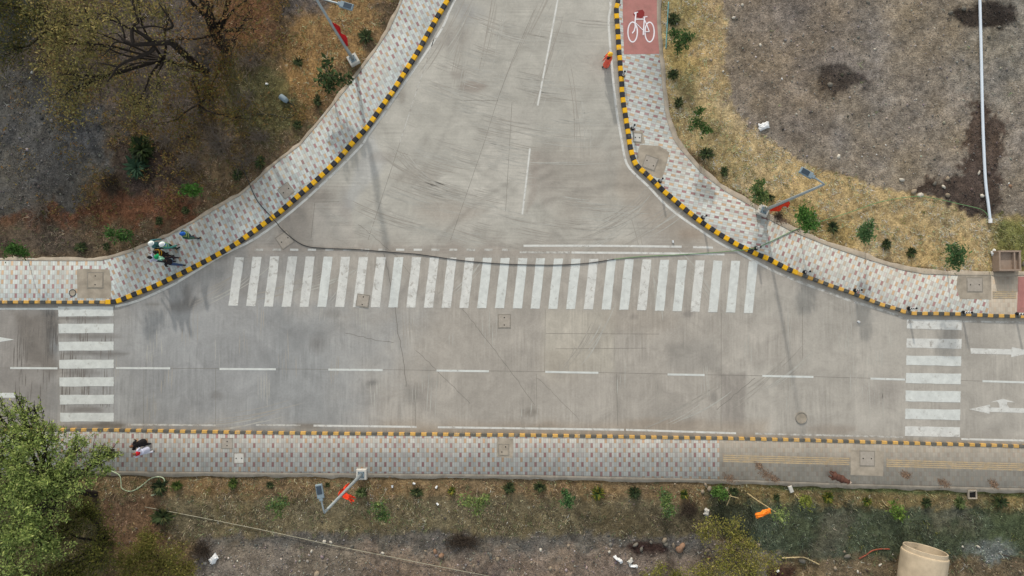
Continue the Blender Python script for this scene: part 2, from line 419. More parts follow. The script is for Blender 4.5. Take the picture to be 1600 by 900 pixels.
# polygon, colour (sRGB), softness, edge wobble, grass 0..1, stones 0..1, opacity
ZONES = [
    ([(-3000, -3000), (3600, -3000), (3600, 3600), (-3000, 3600)], (108, 92, 68), 1, 0, .8, .1, 1),
    # left of the side road
    ([(-800, -800), (720, -800), (720, 100), (420, 290), (170, 420), (-800, 420)], (100, 85, 66), 8, 4, 1., .1, 1),
    ([(120, -60), (340, -60), (350, 150), (300, 190), (190, 200), (130, 120)], (92, 84, 78), 40, 25, .35, .3, 1),
    ([(480, -60), (620, -60), (560, 100), (480, 190), (430, 170), (440, 90)], (146, 116, 76), 34, 22, 1., .1, 1),
    ([(330, -80), (430, -80), (420, 60), (350, 70)], (112, 80, 58), 30, 20, .9, .1, .9),
    ([(370, 100), (450, 110), (470, 200), (410, 230), (350, 180)], (92, 88, 58), 26, 18, 1., .05, .9),
    ([(-200, 325), (60, 325), (220, 300), (300, 310), (330, 350), (200, 350), (60, 352), (-200, 350)], (100, 68, 50), 18, 18, .9, .05, .95),
    ([(420, -40), (510, -40), (505, 20), (440, 25)], (96, 90, 86), 16, 12, .2, .9, .9),
    ([(-800, -800), (40, -800), (70, 60), (40, 110), (-800, 110)], (52, 54, 52), 30, 25, .6, .3, 1),
    ([(-800, 100), (60, 112), (140, 130), (180, 200), (160, 290), (110, 320), (40, 335), (-800, 335)], (80, 79, 77), 26, 26, .12, .9, 1),
    ([(0, 258), (130, 262), (140, 318), (20, 322)], (86, 82, 76), 22, 18, .2, 1., .7),
    ([(170, 230), (290, 225), (300, 300), (190, 310)], (62, 52, 48), 26, 20, .6, .1, .9),
    ([(-200, 350), (130, 352), (150, 395), (-200, 395)], (84, 74, 64), 18, 14, 1., .05, .8),
    # right of the side road
    ([(1000, -800), (1160, -800), (1160, 150), (1260, 260), (1420, 300), (1560, 335), (3000, 330), (3000, 450), (1500, 430), (1300, 390), (1190, 330), (1060, 220), (1020, 60)], (178, 156, 116), 6, 4, 1., .05, 1),
    ([(1030, -200), (1090, -200), (1090, 60), (1080, 160), (1045, 170)], (142, 128, 88), 26, 16, 1., .05, .9),
    ([(1050, 170), (1120, 170), (1170, 270), (1130, 290), (1070, 220)], (150, 132, 92), 22, 14, 1., .05, .8),
    ([(1190, 300), (1240, 310), (1330, 350), (1330, 390), (1240, 355), (1190, 330)], (146, 126, 82), 18, 12, 1., .05, .8),
    ([(1555, 335), (3000, 330), (3000, 430), (1555, 425)], (116, 116, 70), 22, 12, 1., .02, 1),
    ([(1140, -1500), (3600, -1500), (3600, 320), (1600, 332), (1545, 333), (1432, 304), (1340, 280), (1250, 256), (1190, 215), (1155, 175), (1137, 130), (1132, 60)], (132, 122, 110), 5, 7, .02, .5, 1),
    ([(1140, -1500), (1340, -1500), (1330, 80), (1250, 240), (1160, 170), (1136, 100)], (124, 113, 102), 60, 30, .02, .55, .8),
    ([(1500, -300), (3000, -300), (3000, 180), (1520, 160)], (126, 121, 112), 60, 30, .02, .4, .8),
    (blob(1536, 26, 54, 21), (56, 50, 46), 7, 7, 0, 1., 1),
    (blob(1318, 126, 40, 20), (70, 62, 56), 14, 14, 0, 1., .95),
    ([(1505, 150), (1560, 190), (1575, 230), (1560, 300), (1530, 330), (1430, 305), (1425, 285), (1500, 270)], (76, 62, 54), 9, 18, 0, .9, .88),
    ([(1430, 290), (1560, 300), (1555, 333), (1500, 328), (1430, 306)], (64, 56, 51), 10, 16, 0, .7, .6),
    # below the main road
    ([(-800, 740), (1110, 748), (1110, 845), (-800, 845)], (124, 104, 76), 6, 3, 1., .1, 1),
    ([(-800, 772), (1000, 776), (1120, 790), (1110, 842), (-800, 842)], (108, 99, 77), 16, 10, .9, .25, 1),
    ([(900, 792), (1110, 790), (1110, 845), (900, 842)], (90, 82, 64), 22, 12, .9, .2, .9),
    ([(150, 780), (250, 775), (260, 850), (160, 870)], (114, 90, 70), 18, 12, .5, .4, .9),
    ([(310, 842), (420, 836), (760, 838), (1100, 838), (1220, 860), (1240, 1500), (200, 1500), (300, 900)], (118, 109, 99), 8, 10, .06, 1., 1),
    ([(330, 838), (700, 832), (1110, 836), (1100, 856), (700, 858), (340, 852)], (92, 89, 84), 10, 10, .1, 1., .9),
    ([(560, 862), (1100, 866), (1100, 1000), (560, 1000)], (124, 108, 96), 34, 20, .04, 1., .7),
    (blob(1010, 855, 34, 12), (60, 46, 42), 7, 6, 0, .9, 1),
    ([(1105, 752), (1300, 758), (1700, 772), (1700, 800), (1300, 800), (1105, 790)], (120, 106, 74), 8, 6, 1., .15, 1),
    ([(1110, 790), (1190, 782), (1300, 790), (1450, 792), (1800, 800), (1800, 868), (1500, 872), (1300, 880), (1190, 860), (1130, 830)], (72, 80, 64), 12, 10, 1., .05, 1),
    ([(1280, 800), (1330, 796), (1320, 860), (1260, 880)], (86, 84, 72), 22, 12, .7, .1, .8),
    ([(1440, 792), (1500, 792), (1520, 820), (1450, 830)], (92, 90, 78), 18, 12, .7, .1, .7),
    ([(1540, 790), (1800, 790), (1800, 850), (1560, 850)], (76, 84, 58), 24, 12, 1., .05, .8),
    ([(1100, 765), (1130, 760), (1190, 800), (1170, 845), (1110, 830)], (58, 62, 50), 14, 12, .9, .05, .9),
    ([(1200, 757), (1340, 761), (1600, 769), (1800, 774), (1800, 779), (1600, 774), (1340, 767), (1200, 762)], (84, 96, 58), 4, 3, 1., 0, .9),
    ([(1190, 880), (1310, 872), (1410, 866), (1500, 876), (1900, 868), (1900, 1500), (1180, 1500)], (112, 98, 76), 14, 12, .5, .6, 1),
    (blob(1545, 858, 34, 16), (128, 132, 128), 14, 12, .3, .7, .7),
    (blob(1218, 893, 26, 16), (62, 42, 36), 8, 6, .1, .4, .95),
    ([(-800, 745), (150, 750), (170, 900), (-800, 1500)], (72, 68, 48), 20, 12, 1., .1, .9),
]
def zone_eval(px, py):
    c = np.zeros(px.shape + (3,)); g = np.zeros(px.shape); s = np.zeros(px.shape)
    w1 = (fbm(px / 26, py / 26, 1, 4) - .5) + .55 * (fbm(px / 6, py / 6, 3, 3) - .5); w2 = (fbm(px / 26, py / 26, 9, 4) - .5) + .55 * (fbm(px / 6, py / 6, 13, 3) - .5)
    for poly, rgb, soft, wob, gr_, st_, op in ZONES:
        d = sdf(px + w1 * wob * 3., py + w2 * wob * 3., poly)
        k = (1 - sstep(-soft * .7, soft * .7, d)) * op
        c = c * (1 - k[..., None]) + np.array(lin(rgb)) * k[..., None]
        g = g * (1 - k) + gr_ * k; s = s * (1 - k) + st_ * k
    return c, g, s

def ground_height(x, y):
    h = .07 + .12 * (fbm(x / 3., y / 3., 21) - .5) + .12 * (fbm(x / .7, y / .7, 31) - .5)
    return h
def axis(lo, hi, step, far):
    c = np.arange(lo, hi + step / 2, step); e = []; d = step; x = 0
    while x < far: d *= 1.45; x += d; e.append(x)
    e = np.array(e); return np.r_[(lo - e)[::-1], c, hi + e]

# ground: one sheet, fine under the camera and running out to the horizon
xs = axis(-33, 33, .11, 900); ys = axis(-19, 20, .11, 900)
X, Y = np.meshgrid(xs, ys); x = X.ravel(); y = Y.ravel()
px, py = to_px(x, y, 0.)
zc, zg, zs = zone_eval(np.clip(px, -2900, 3500), np.clip(py, -2900, 3500))
dP = sdf(x, y, PAVED)
hz = ground_height(x, y); hz = np.where(dP < -.12, -.3, np.where(dP < .05, np.minimum(hz, .08), hz))
mott = .74 + .55 * fbm(x / 1.3, y / 1.3, 41, 5); warm = fbm(x / 2.2, y / 2.2, 51, 4) - .5
fine = .62 + .76 * fbm(x / .38, y / .38, 47, 3)
rut = 0
for cx_, cy_, r0, w_ in [(1700, -300, 520, 5), (1700, -300, 545, 5), (1250, 900, 720, 6), (1250, 900, 752, 6), (1500, 700, 470, 5), (1500, 700, 492, 5)]:
    rut = rut + np.exp(-((np.hypot(px - cx_, py - cy_) - r0) / w_) ** 2)
rut = np.clip(rut, 0, 1) * (fbm(px / 60, py / 60, 99, 3) > .42) * (sdf(px, py, ZONES[16][0]) < -8)
hz = hz - .035 * rut; mott = mott * (1 - .18 * rut)
tc = zc * (mott * fine)[:, None] * (1 + np.outer(warm, [.22, .08, -.25]))
ny, nx = X.shape
idx = np.arange(nx * ny).reshape(ny, nx)
F = np.stack([idx[:-1, :-1], idx[:-1, 1:], idx[1:, 1:], idx[1:, :-1]], -1).reshape(-1, 4)
o = link('ground', np_mesh('ground', np.c_[x, y, hz], F, M['terrain'], tc, True))
prop(o, 'bare soil and dry turf around the road junction', 'ground', kind='structure')

# carriageway
xs = np.arange(-47, 45.01, .13); ys = np.arange(-12, 26.01, .13)
X, Y = np.meshgrid(xs, ys); x = X.ravel(); y = Y.ravel(); px, py = to_px(x, y, 0.)
base = np.array(lin((165, 159, 151))) * np.ones((len(x), 1))
def tint(poly, rgb, soft, wob, op):
    global base
    w1 = fbm(px / 30, py / 30, 61, 4) - .5; w2 = fbm(px / 30, py / 30, 69, 4) - .5
    k = ((1 - sstep(-soft, soft, sdf(px + w1 * wob * 2.4, py + w2 * wob * 2.4, poly))) * op)[:, None]
    base = base * (1 - k) + np.array(lin(rgb)) * k
tint([(560, -400), (1000, -400), (1000, 380), (480, 380)], (176, 173, 165), 40, 20, .9)
tint([(-500, 460), (90, 460), (90, 700), (-500, 700)], (140, 136, 132), 3, 0, .9)
tint([(90, 470), (640, 480), (560, 690), (90, 690)], (158, 158, 157), 70, 30, .9)
tint([(200, 380), (330, 370), (480, 400), (420, 680), (200, 680)], (146, 147, 148), 60, 30, .6)
tint([(420, 480), (520, 480), (520, 660), (400, 660)], (138, 140, 141), 26, 20, .6)
tint([(20, 490), (85, 490), (85, 580), (40, 575)], (112, 106, 100), 10, 10, .75)
tint([(1130, 440), (1700, 500), (1700, 700), (1130, 690)], (172, 167, 159), 20, 10, .8)
tint([(1127, 583), (1165, 583), (1165, 670), (1127, 670)], (136, 130, 124), 3, 3, .7)
tint([(1040, 540), (1120, 530), (1125, 580), (1050, 580)], (146, 142, 136), 8, 8, .6)
tint([(840, 225), (960, 225), (960, 330), (870, 345)], (158, 151, 142), 30, 20, .6)
tint([(970, 230), (1040, 320), (1130, 380), (1060, 385), (960, 300)], (156, 147, 136), 14, 10, .7)
tint([(440, 320), (490, 300), (530, 290), (500, 385), (430, 400)], (150, 142, 134), 16, 12, .6)
tint([(390, 380), (1180, 390), (1180, 402), (390, 398)], (156, 147, 138), 8, 6, .6)
tint([(600, 660), (1200, 660), (1200, 690), (600, 690)], (160, 148, 134), 10, 5, .6)
tint([(492, 317), (545, 316), (560, 385), (488, 386)], (178, 172, 164), 2, 1, .7)
tint([(575, 190), (600, 250), (550, 330), (540, 320)], (168, 170, 172), 6, 6, .4)
tint([(777, 157), (840, 168), (812, 335), (704, 375)], (184, 180, 172), 3, 2, .6)
tint([(832, 232), (846, 236), (836, 312), (820, 335)], (150, 141, 133), 4, 4, .6)
tint([(1127, 489), (1256, 500), (1256, 560), (1127, 582)], (168, 162, 154), 3, 2, .6)
tint([(853, 484), (963, 486), (963, 582), (853, 581)], (172, 166, 154), 8, 8, .6)
for x_, y_, rx, ry, c_, op in [(300, 470, 14, 7, (116, 112, 108), .6), (285, 478, 20, 9, (112, 108, 104), .6), (293, 455, 7, 14, (116, 112, 108), .6), (238, 475, 12, 2.5, (116, 112, 106), .6),
        (338, 619, 10, 6, (122, 120, 118), .7), (582, 600, 9, 5, (118, 117, 114), .7), (660, 625, 18, 22, (136, 131, 126), .5), (640, 618, 14, 16, (130, 127, 122), .5), (1115, 620, 6, 9, (126, 122, 117), .8), (828, 643, 11, 6, (128, 122, 114), .7),
        (740, 134, 20, 9, (142, 132, 124), .75), (715, 115, 14, 8, (148, 141, 134), .6), (628, 150, 7, 12, (140, 134, 126), .6), (700, 60, 30, 20, (156, 150, 144), .5), (730, 20, 25, 20, (152, 152, 152), .5),
        (495, 300, 14, 16, (138, 130, 122), .5), (540, 320, 10, 30, (140, 136, 134), .4), (645, 275, 40, 10, (152, 146, 138), .6), (595, 245, 20, 8, (150, 144, 138), .5), (700, 330, 50, 20, (158, 148, 138), .5),
        (390, 450, 30, 14, (138, 132, 126), .4), (500, 420, 14, 30, (140, 136, 130), .4), (495, 535, 12, 14, (126, 124, 122), .6), (470, 520, 30, 10, (130, 130, 130), .35), (520, 490, 12, 6, (120, 118, 114), .5),
        (880, 575, 30, 30, (160, 152, 140), .5), (1000, 500, 60, 20, (158, 150, 140), .6), (1075, 490, 8, 5, (120, 116, 112), .6), (990, 495, 7, 4, (132, 126, 120), .6), (930, 530, 10, 24, (150, 144, 136), .4),
        (1040, 660, 60, 8, (150, 138, 124), .5), (850, 666, 30, 5, (140, 130, 118), .5), (170, 664, 26, 5, (92, 86, 78), .8), (120, 667, 30, 4, (100, 94, 88), .6), (480, 664, 22, 4, (118, 108, 96), .7),
        (140, 525, 50, 4, (110, 105, 100), .6), (150, 552, 50, 4, (104, 100, 96), .6), (130, 582, 30, 5, (116, 112, 108), .5), (135, 640, 28, 4, (110, 104, 98), .6), (130, 498, 40, 3, (100, 95, 90), .6),
        (1380, 610, 34, 22, (146, 140, 134), .5), (1500, 520, 30, 20, (154, 148, 141), .4), (1300, 670, 40, 8, (146, 134, 122), .5), (160, 484, 8, 5, (140, 122, 96), .5), (560, 85, 10, 6, (156, 150, 142), .5),
        (910, 60, 26, 40, (166, 163, 156), .5), (850, 280, 20, 40, (156, 148, 140), .5), (960, 385, 40, 8, (150, 142, 132), .5), (1080, 366, 18, 9, (152, 138, 124), .6)]:
    tint(blob(x_, y_, rx, ry), c_, max(3, min(rx, ry) * .7), max(2, min(rx, ry) * .6), op)
# tyre arcs on the side road
fb = fbm(x * .5, y * .5, 77, 3)
for cx_, cy_, r0, w_, am in [(980, 620, 330, 5, .05), (980, 620, 352, 4, .05), (1010, 660, 415, 5, .05), (1010, 660, 432, 4, .05), (400, 80, 300, 4, .04), (400, 80, 322, 4, .04), (560, 700, 470, 4, .04), (560, 700, 455, 4, .04), (300, 900, 620, 5, .04), (1250, 840, 560, 5, .04)]:
    d = np.abs(np.hypot(px - cx_, py - cy_) - r0); base *= (1 - am * 3.2 * np.exp(-(d / w_) ** 2) * (py < 470) * sstep(.35, .6, fb))[:, None]
# slabs cast on different days
slab = np.floor((px + 40) / 125) * 7 + np.floor((py - 578) / 200) * 13
base *= (1 + .05 * np.sin(slab * 12.9898))[:, None] ** (py > 395)[:, None]
base *= (.9 + .2 * fbm(x / .9, y / .9, 81, 5))[:, None] * (.9 + .2 * fbm(x / 3.5, y / 3.5, 83, 4))[:, None]
# a few broad swept arcs where vehicles turn, lighter where dust is worn off
for cx_, cy_, r0, w_, am in [(300, 100, 330, 22, .05), (1330, 130, 420, 26, .05), (1330, 130, 330, 16, .06), (200, 60, 470, 24, .05), (800, 1300, 760, 18, .04)]:
    base *= (1 + am * np.exp(-((np.hypot(px - cx_, py - cy_) - r0) / w_) ** 2) * (py < 600))[:, None]
# dust and silt gathered along the kerb foot
dk_ = np.exp(-(np.minimum(sdf(x, y, ROAD), 0) / .32) ** 2) * (.25 + 1.1 * fbm(x / .8, y / .8, 87, 4))
base = base * (1 - .55 * np.clip(dk_, 0, 1)[:, None]) + np.array(lin((128, 119, 106))) * .55 * np.clip(dk_, 0, 1)[:, None]
dR = sdf(x, y, ROAD); keep = dR < .22
brush = (py < 396) * 1.0
ny, nx = X.shape; idx = np.arange(nx * ny).reshape(ny, nx)
F = np.stack([idx[:-1, :-1], idx[:-1, 1:], idx[1:, 1:], idx[1:, :-1]], -1).reshape(-1, 4)
F = F[keep[F].all(1)]
used = np.unique(F); rm = np.full(nx * ny, -1); rm[used] = np.arange(len(used))
o = link('road', np_mesh('road', np.c_[x, y, 0 * x][used], rm[F], M['road'], base[used], attrs={'brush': brush[used]}))
prop(o, 'grey brushed concrete carriageway of the T junction', 'road', kind='structure')

# ------------------------------------------------------------------ pavements and kerbs
ZP = .135
def strip_between(A, B, z, name, mat, label, step=.4, cat='pavement'):
    n = max(3, int(np.hypot(*np.diff(A, axis=0).T).sum() / step))
    a = resample(A, n=n); b_ = resample(B, n=n)
    V = np.r_[np.c_[a, np.full(n, z)], np.c_[b_, np.full(n, z)], np.c_[b_, np.full(n, z - .35)]]
    i = np.arange(n - 1)
    F = np.r_[np.c_[i, i + 1, n + i + 1, n + i], np.c_[n + i, n + i + 1, 2 * n + i + 1, 2 * n + i]]
    o = link(name, np_mesh(name, V, F, mat)); prop(o, label, cat, kind='structure'); return o
def cut(pts, x0, x1):
    p = np.array(pts, float); f = lambda x: np.interp(x, p[:, 0], p[:, 1])
    return [(x, float(f(x))) for x in sorted({x0, x1, *[q for q in p[:, 0] if x0 < q < x1], *np.arange(x0, x1, 20.)})]
strip_between(Wl(KL1, ZP), Wl(PL1, ZP), ZP, 'pavement', M['pavA'], 'straight paved footway at the left edge, above the small zebra crossing')
strip_between(Wl(KL2, ZP), Wl(PL2, ZP), ZP, 'pavement', M['pavL'], 'curved paved footway left of the side road')
KRa = KR1[:14]; PRa = PR[:7] + [(1056, 214)]
strip_between(Wl(KRa, ZP), Wl(PRa, ZP), ZP, 'pavement', M['pavR1'], 'paved footway below the red cycle track')
KRb = KR1[13:27]; PRb = [(1056, 214)] + PR[8:12] + [(1196, 331)]
strip_between(Wl(KRb, ZP), Wl(PRb, ZP), ZP, 'pavement', M['pavR2'], 'paved footway round the right kerb bend, left of the right lamp')
KRc = KR1[26:] + cut(KR2, 1250, 1545); PRc = [(1196, 331)] + cut(PR, 1200, 1545)
strip_between(Wl(KRc, ZP), Wl(PRc, ZP), ZP, 'pavement', M['pavR3'], 'paved footway right of the right lamp, with bollards along it')
strip_between(Wl(cut(KR2, 1545, 2020), ZP), Wl(cut(PR, 1545, 2020), ZP), ZP, 'pavement', M['pavD'], 'dusty paved footway beside the open concrete chamber at the right edge')
strip_between(Wl(cut(KB, -420, 1124), ZP), Wl(cut(PB, -420, 1124), ZP), ZP, 'pavement', M['pavB'], 'long paved footway below the main road')
strip_between(Wl(cut(KB, 1124, 2020), ZP), Wl(cut(PB, 1124, 2020), ZP), ZP, 'pavement', M['pavD'], 'dusty faded part of the lower footway with tactile strips')

def band(pts, w, z, name, mat, label, side=1, cat='pavement edge', dz=.3):
    p = resample(Wl(pts, z), .4); nrm = normals2(p) * side; q = p + nrm * w; n = len(p)
    jit = (fbm(p[:, 0] * 1.6, p[:, 1] * 1.6, 5) - .5)[:, None] * nrm * .3
    p2 = p - nrm * .04 - jit
    V = np.r_[np.c_[q, np.full(n, z)], np.c_[p2, np.full(n, z)], np.c_[p2, np.full(n, z - dz)]]
    i = np.arange(n - 1); F = np.r_[np.c_[i, i + 1, n + i + 1, n + i], np.c_[n + i, n + i + 1, 2 * n + i + 1, 2 * n + i]]
    o = link(name, np_mesh(name, V, F, mat)); prop(o, label, cat, kind='structure'); return o
band(PL1 + PL2[1:], .13, ZP + .012, 'pavement_edge', M['conc2'], 'dusty concrete edging on the verge side of the left footway', -1)
band(PR[:13], .2, ZP + .012, 'pavement_edge', M['conc2'], 'dusty concrete edging beside the dry grass, above the right lamp', -1)
band(PR[12:], .22, ZP + .016, 'pavement_edge', M['conc2'], 'dusty concrete edging beside the dry grass, below the right lamp', -1)
band(PB, .2, ZP + .012, 'pavement_edge', M['conc2'], 'concrete edging between the lower footway and its verge', 1)

def kerb(pts, w, name, mats, label, L=.3, phase=0, zt=.165):
    p = resample(smooth_path([(*g2(q, .1), 0) for q in pts], 3), L); mb = MB()
    for i in range(len(p) - 1):
        a_, b_ = p[i], p[i + 1]; c_ = (a_ + b_) / 2; d = b_ - a_; L_ = np.hypot(*d); rz = math.atan2(d[1], d[0])
        mb.box((c_[0] + random.uniform(-.008, .008), c_[1] + random.uniform(-.008, .008), zt / 2 - .1 + random.uniform(-.006, .006)), (L_ - .008, w, zt + .2), rz + random.uniform(-.015, .015), (i + phase) % 2 + 2 * random.choice((0, 0, 1, 1, 2)), .018)
    o = mb.build(name, mats); prop(o, label, 'kerb', kind='structure'); return o
def kerbset(y, k, under, wears):
    return [m_ for w_ in wears for m_ in (paint('yellow_kerb_paint', y, w_, under, 4), paint('black_kerb_paint', k, w_, (120, 117, 112), 4))]
FR = kerbset((232, 178, 30), (52, 53, 58), (150, 140, 120), (.05, .25, .4)); FA = kerbset((212, 166, 84), (82, 83, 80), (160, 150, 130), (.2, .42, .6)); FB = kerbset((206, 164, 92), (98, 96, 90), (160, 150, 132), (.25, .45, .6))
kerb(KL1, .17, 'kerb', FA, 'faded yellow and black kerb along the left footway, straight part')
kerb(KL2, .25, 'kerb', FR, 'bright yellow and black kerb curving up the left side of the side road')
kerb(KR1, .25, 'kerb', FR, 'bright yellow and black kerb curving down the right side of the side road')
kerb(KR2, .19, 'kerb', FA, 'faded yellow and black kerb running on to the right edge')
kerb(KB, .17, 'kerb', FB, 'long faded yellow and black kerb below the main road')

# ------------------------------------------------------------------ road paint
ZM = .005
def line(pts, w, name, mat, label, z=ZM, cat='road marking'):
    p = resample(smooth_path([(*g2(q), 0) for q in pts], 3), .35); nr = normals2(p) * w / 2; n = len(p)
    V = np.r_[np.c_[p + nr, np.full(n, z)], np.c_[p - nr, np.full(n, z)]]; i = np.arange(n - 1)
    o = link(name, np_mesh(name, V, np.c_[i + n, i + n + 1, i + 1, i], mat)); prop(o, label, cat, kind='structure'); return o
line([(802, -200), (752, -65), (709, 3), (692, 42), (669, 77), (627, 137), (600, 177), (572, 215), (565, 227), (520, 272), (460, 327), (400, 372), (350, 397), (287, 435), (262, 449), (215, 470), (180, 479)], .13, 'edge_line', M['paint2'], 'white edge line along the curved left kerb')
line([(-300, 482.5), (0, 482.5), (91, 482.5)], .11, 'edge_line', M['paint'], 'white edge line left of the small left zebra crossing')
line([(953, -200), (953, -20), (954, 12), (951, 32), (954, 80), (957, 112), (961, 155), (966, 190), (972, 222), (977, 250), (987, 267), (1012, 290), (1037, 317), (1065, 340), (1095, 360), (1125, 380), (1155, 395), (1200, 419)], .13, 'edge_line', M['paint2'], 'white edge line along the curved right kerb')
line([(1200, 419), (1240, 437), (1300, 459), (1330, 470), (1370, 482), (1415, 497)], .14, 'edge_line', M['paint3'], 'flaking edge line along the kerb before the right zebra crossing')
line([(1504, 502), (1600, 504), (1800, 509)], .1, 'edge_line', M['paint3'], 'faded edge line by the kerb at the right edge')
for i, (a_, b_, w_, mt) in enumerate([((200, 663.5), (337, 664.5), .1, 'paint3'), ((400, 664), (470, 664.5), .09, 'paint3'), ((490, 665), (651, 667), .11, 'paint2'), ((684, 667.5), (975, 671.5), .11, 'paint2'), ((978, 671.5), (1150, 677), .11, 'paint2'), ((1180, 677.5), (1412, 683), .1, 'paint3'), ((1502, 686), (1800, 693), .11, 'paint2')]):
    line([a_, ((a_[0] + b_[0]) / 2, (a_[1] + b_[1]) / 2), b_], w_, 'edge_line', M[mt], f'piece {("left of the pedestrians", "below the second centre dash", "below the third centre dash", "below the middle of the junction", "above the paver change", "left of the right zebra", "under the turn arrow")[i]} of the worn lower edge line')
for i, (x0, x1, y0, y1) in enumerate([(-164, -80, 574, 574.3), (16, 90, 575, 575.5), (181, 266, 575, 575.5), (343, 431, 576.5, 577), (513, 598, 577.5, 578.2), (682, 764, 579, 580), (852, 935, 581, 582.5), (1043, 1101, 585, 586), (1191, 1271, 587.3, 589), (1360, 1414, 591.5, 593), (1535, 1620, 595.5, 598), (1700, 1785, 600, 602)]):
    line([(x0, y0), ((x0 + x1) / 2, (y0 + y1) / 2), (x1, y1)], .11, 'lane_dash', M['paint'], 'short white centre line dash on the main road').__setitem__('group', 'centre line dashes')
line([(878, -40), (871, 2), (856, 82), (840, 165)], .1, 'lane_line', M['paint2'], 'long thin white lane line at the top of the side road')
line([(828, 232), (822, 285), (816, 335)], .1, 'lane_line', M['paint2'], 'short thin white lane line above the stop lines')
line([(690, 20), (672, 80), (650, 145), (625, 222)], .045, 'lane_line', M['paint3'], 'faint thin line running parallel to the left kerb')
line([(818, 384), (940, 384), (1065, 385.5)], .12, 'stop_line', M['paint2'], 'upper white stop line above the long zebra crossing')
line([(1083, 386), (1098, 386.3), (1114, 387)], .12, 'stop_line', M['paint2'], 'short end piece of the upper stop line near the right kerb')
line([(893, 394.5), (1010, 395.5), (1132, 397.5)], .12, 'stop_line', M['paint2'], 'lower white stop line just above the long zebra crossing')
line([(812, 394), (850, 394.2), (891, 394.5)], .11, 'stop_line', M['paint3'], 'worn left end of the lower stop line')
ds = empty('stop_line_dashes', gp(600, 391, 0), 'row of faint flaked dashes above the left half of the long zebra', 'road marking', kind='structure')
for i in range(15):
    x0 = 398 + 27.6 * i; mb = MB(); c_ = ds.location
    mb.poly([(Vector((*g2((x_, y_)), 0)) - c_)[:2] for x_, y_ in ((x0, 388.5), (x0 + 13, 388.7), (x0 + 13, 392), (x0, 391.8))][::-1], ZM)
    mb.build('dash', M['paint3'] if i not in (2, 3, 8, 9) else M['paint2'], ds)

def zebra(quads, label, wears, c):
    e = empty('zebra_crossing', c, label, 'zebra crossing', kind='structure')
    for q, w_ in zip(quads, wears):
        mb = MB(); P_ = [(Vector((*g2(p_), 0)) - c)[:2] for p_ in q]
        # slightly ragged outline
        n = 7; ring = []
        for k in range(4):
            a_, b_ = P_[k], P_[(k + 1) % 4]
            for j in range(n):
                t = j / n; ring.append((a_[0] + (b_[0] - a_[0]) * t + random.uniform(-.012, .012), a_[1] + (b_[1] - a_[1]) * t + random.uniform(-.012, .012)))
        mb.poly(ring[::-1], ZM + .003); mb.build('stripe', M[('paint', 'paint2', 'paint3')[w_]], e)
qs = []; ws = []
for i in range(30):
    xt = 422.5 + 27.68 * (i - 2); xb = 412.5 + 27.76 * (i - 2)
    yt = np.interp(i, [0, 2, 15, 22, 29], [402, 400.5, 403, 405, 408]); yb = np.interp(i, [0, 2, 15, 22, 29], [477.5, 479, 481.5, 484, 489])
    qs.append([(xt, yt), (xt + 14.2, yt), (xb + 14.2, yb), (xb, yb)]); ws.append(1 if i in (0, 1, 2, 3, 4, 6, 7, 8, 10, 11, 13, 20, 23, 26) else 0)
ws[7] = 1; ws[12] = 1
zebra(qs, 'long zebra crossing over the mouth of the side road, thirty upright stripes', ws, gp(790, 440))
ly = [(479, 494.5), (506, 520.7), (534, 548), (562, 576), (589.5, 604), (617, 632), (645, 659)]
zebra([[(91 + i * .5, a_), (177.5 + i * .1, a_ - .2), (177.5 + i * .1, b_ - .7), (91.3 + i * .5, b_)] for i, (a_, b_) in enumerate(ly)], 'left zebra crossing over the main road beside the big green tree', [0] * 7, gp(135, 570))
ry = [(499, 513.5), (528.5, 543), (555.5, 570), (582.5, 598.5), (610, 627), (638.5, 654.5), (666, 681)]
zebra([[(1417 - i * .5, a_), (1503 - i * .5, a_ + 1.3), (1502.5 - i * .5, b_ + 2), (1416.6 - i * .5, b_)] for i, (a_, b_) in enumerate(ry)], 'right zebra crossing over the main road in front of the bollards', [1, 1, 0, 0, 0, 0, 1], gp(1458, 590))
def mark(polys, name, mat, label, z=ZM, cat='road marking'):
    mb = MB()
    for P_ in polys: mb.poly([g2(p_) for p_ in P_][::-1], z)
    return prop(mb.build(name, mat), label, cat, kind='structure')
mark([[(1516, 544), (1580, 545.5), (1580, 542), (1618, 550), (1580, 558), (1580, 554), (1517, 552.5)]], 'straight_arrow', M['paint2'], 'white straight arrow pointing right in the upper lane', cat='road arrow')
mark([[(1514, 639.3), (1547, 632), (1547, 636.5), (1562, 637), (1561, 631), (1558, 627), (1545, 629), (1567, 623), (1586, 628.5), (1574, 628), (1573, 632), (1577, 637.3), (1660, 639), (1660, 647), (1546, 643.5), (1546, 646.5)]], 'turn_arrow', M['paint2'], 'white arrow with straight and turning heads in the lower right lane', cat='road arrow')
mark([[(-60, 527), (-10, 527), (-10, 525), (22, 530.5), (-10, 536), (-10, 533.5), (-60, 533.5)]], 'straight_arrow', M['paint'], 'tip of a white arrow at the left edge of the upper lane', cat='road arrow')
mark([[(-60, 613.5), (24, 613.8), (24, 621.5), (-60, 621)]], 'stop_bar', M['paint'], 'short white bar at the left edge next to the green tree')

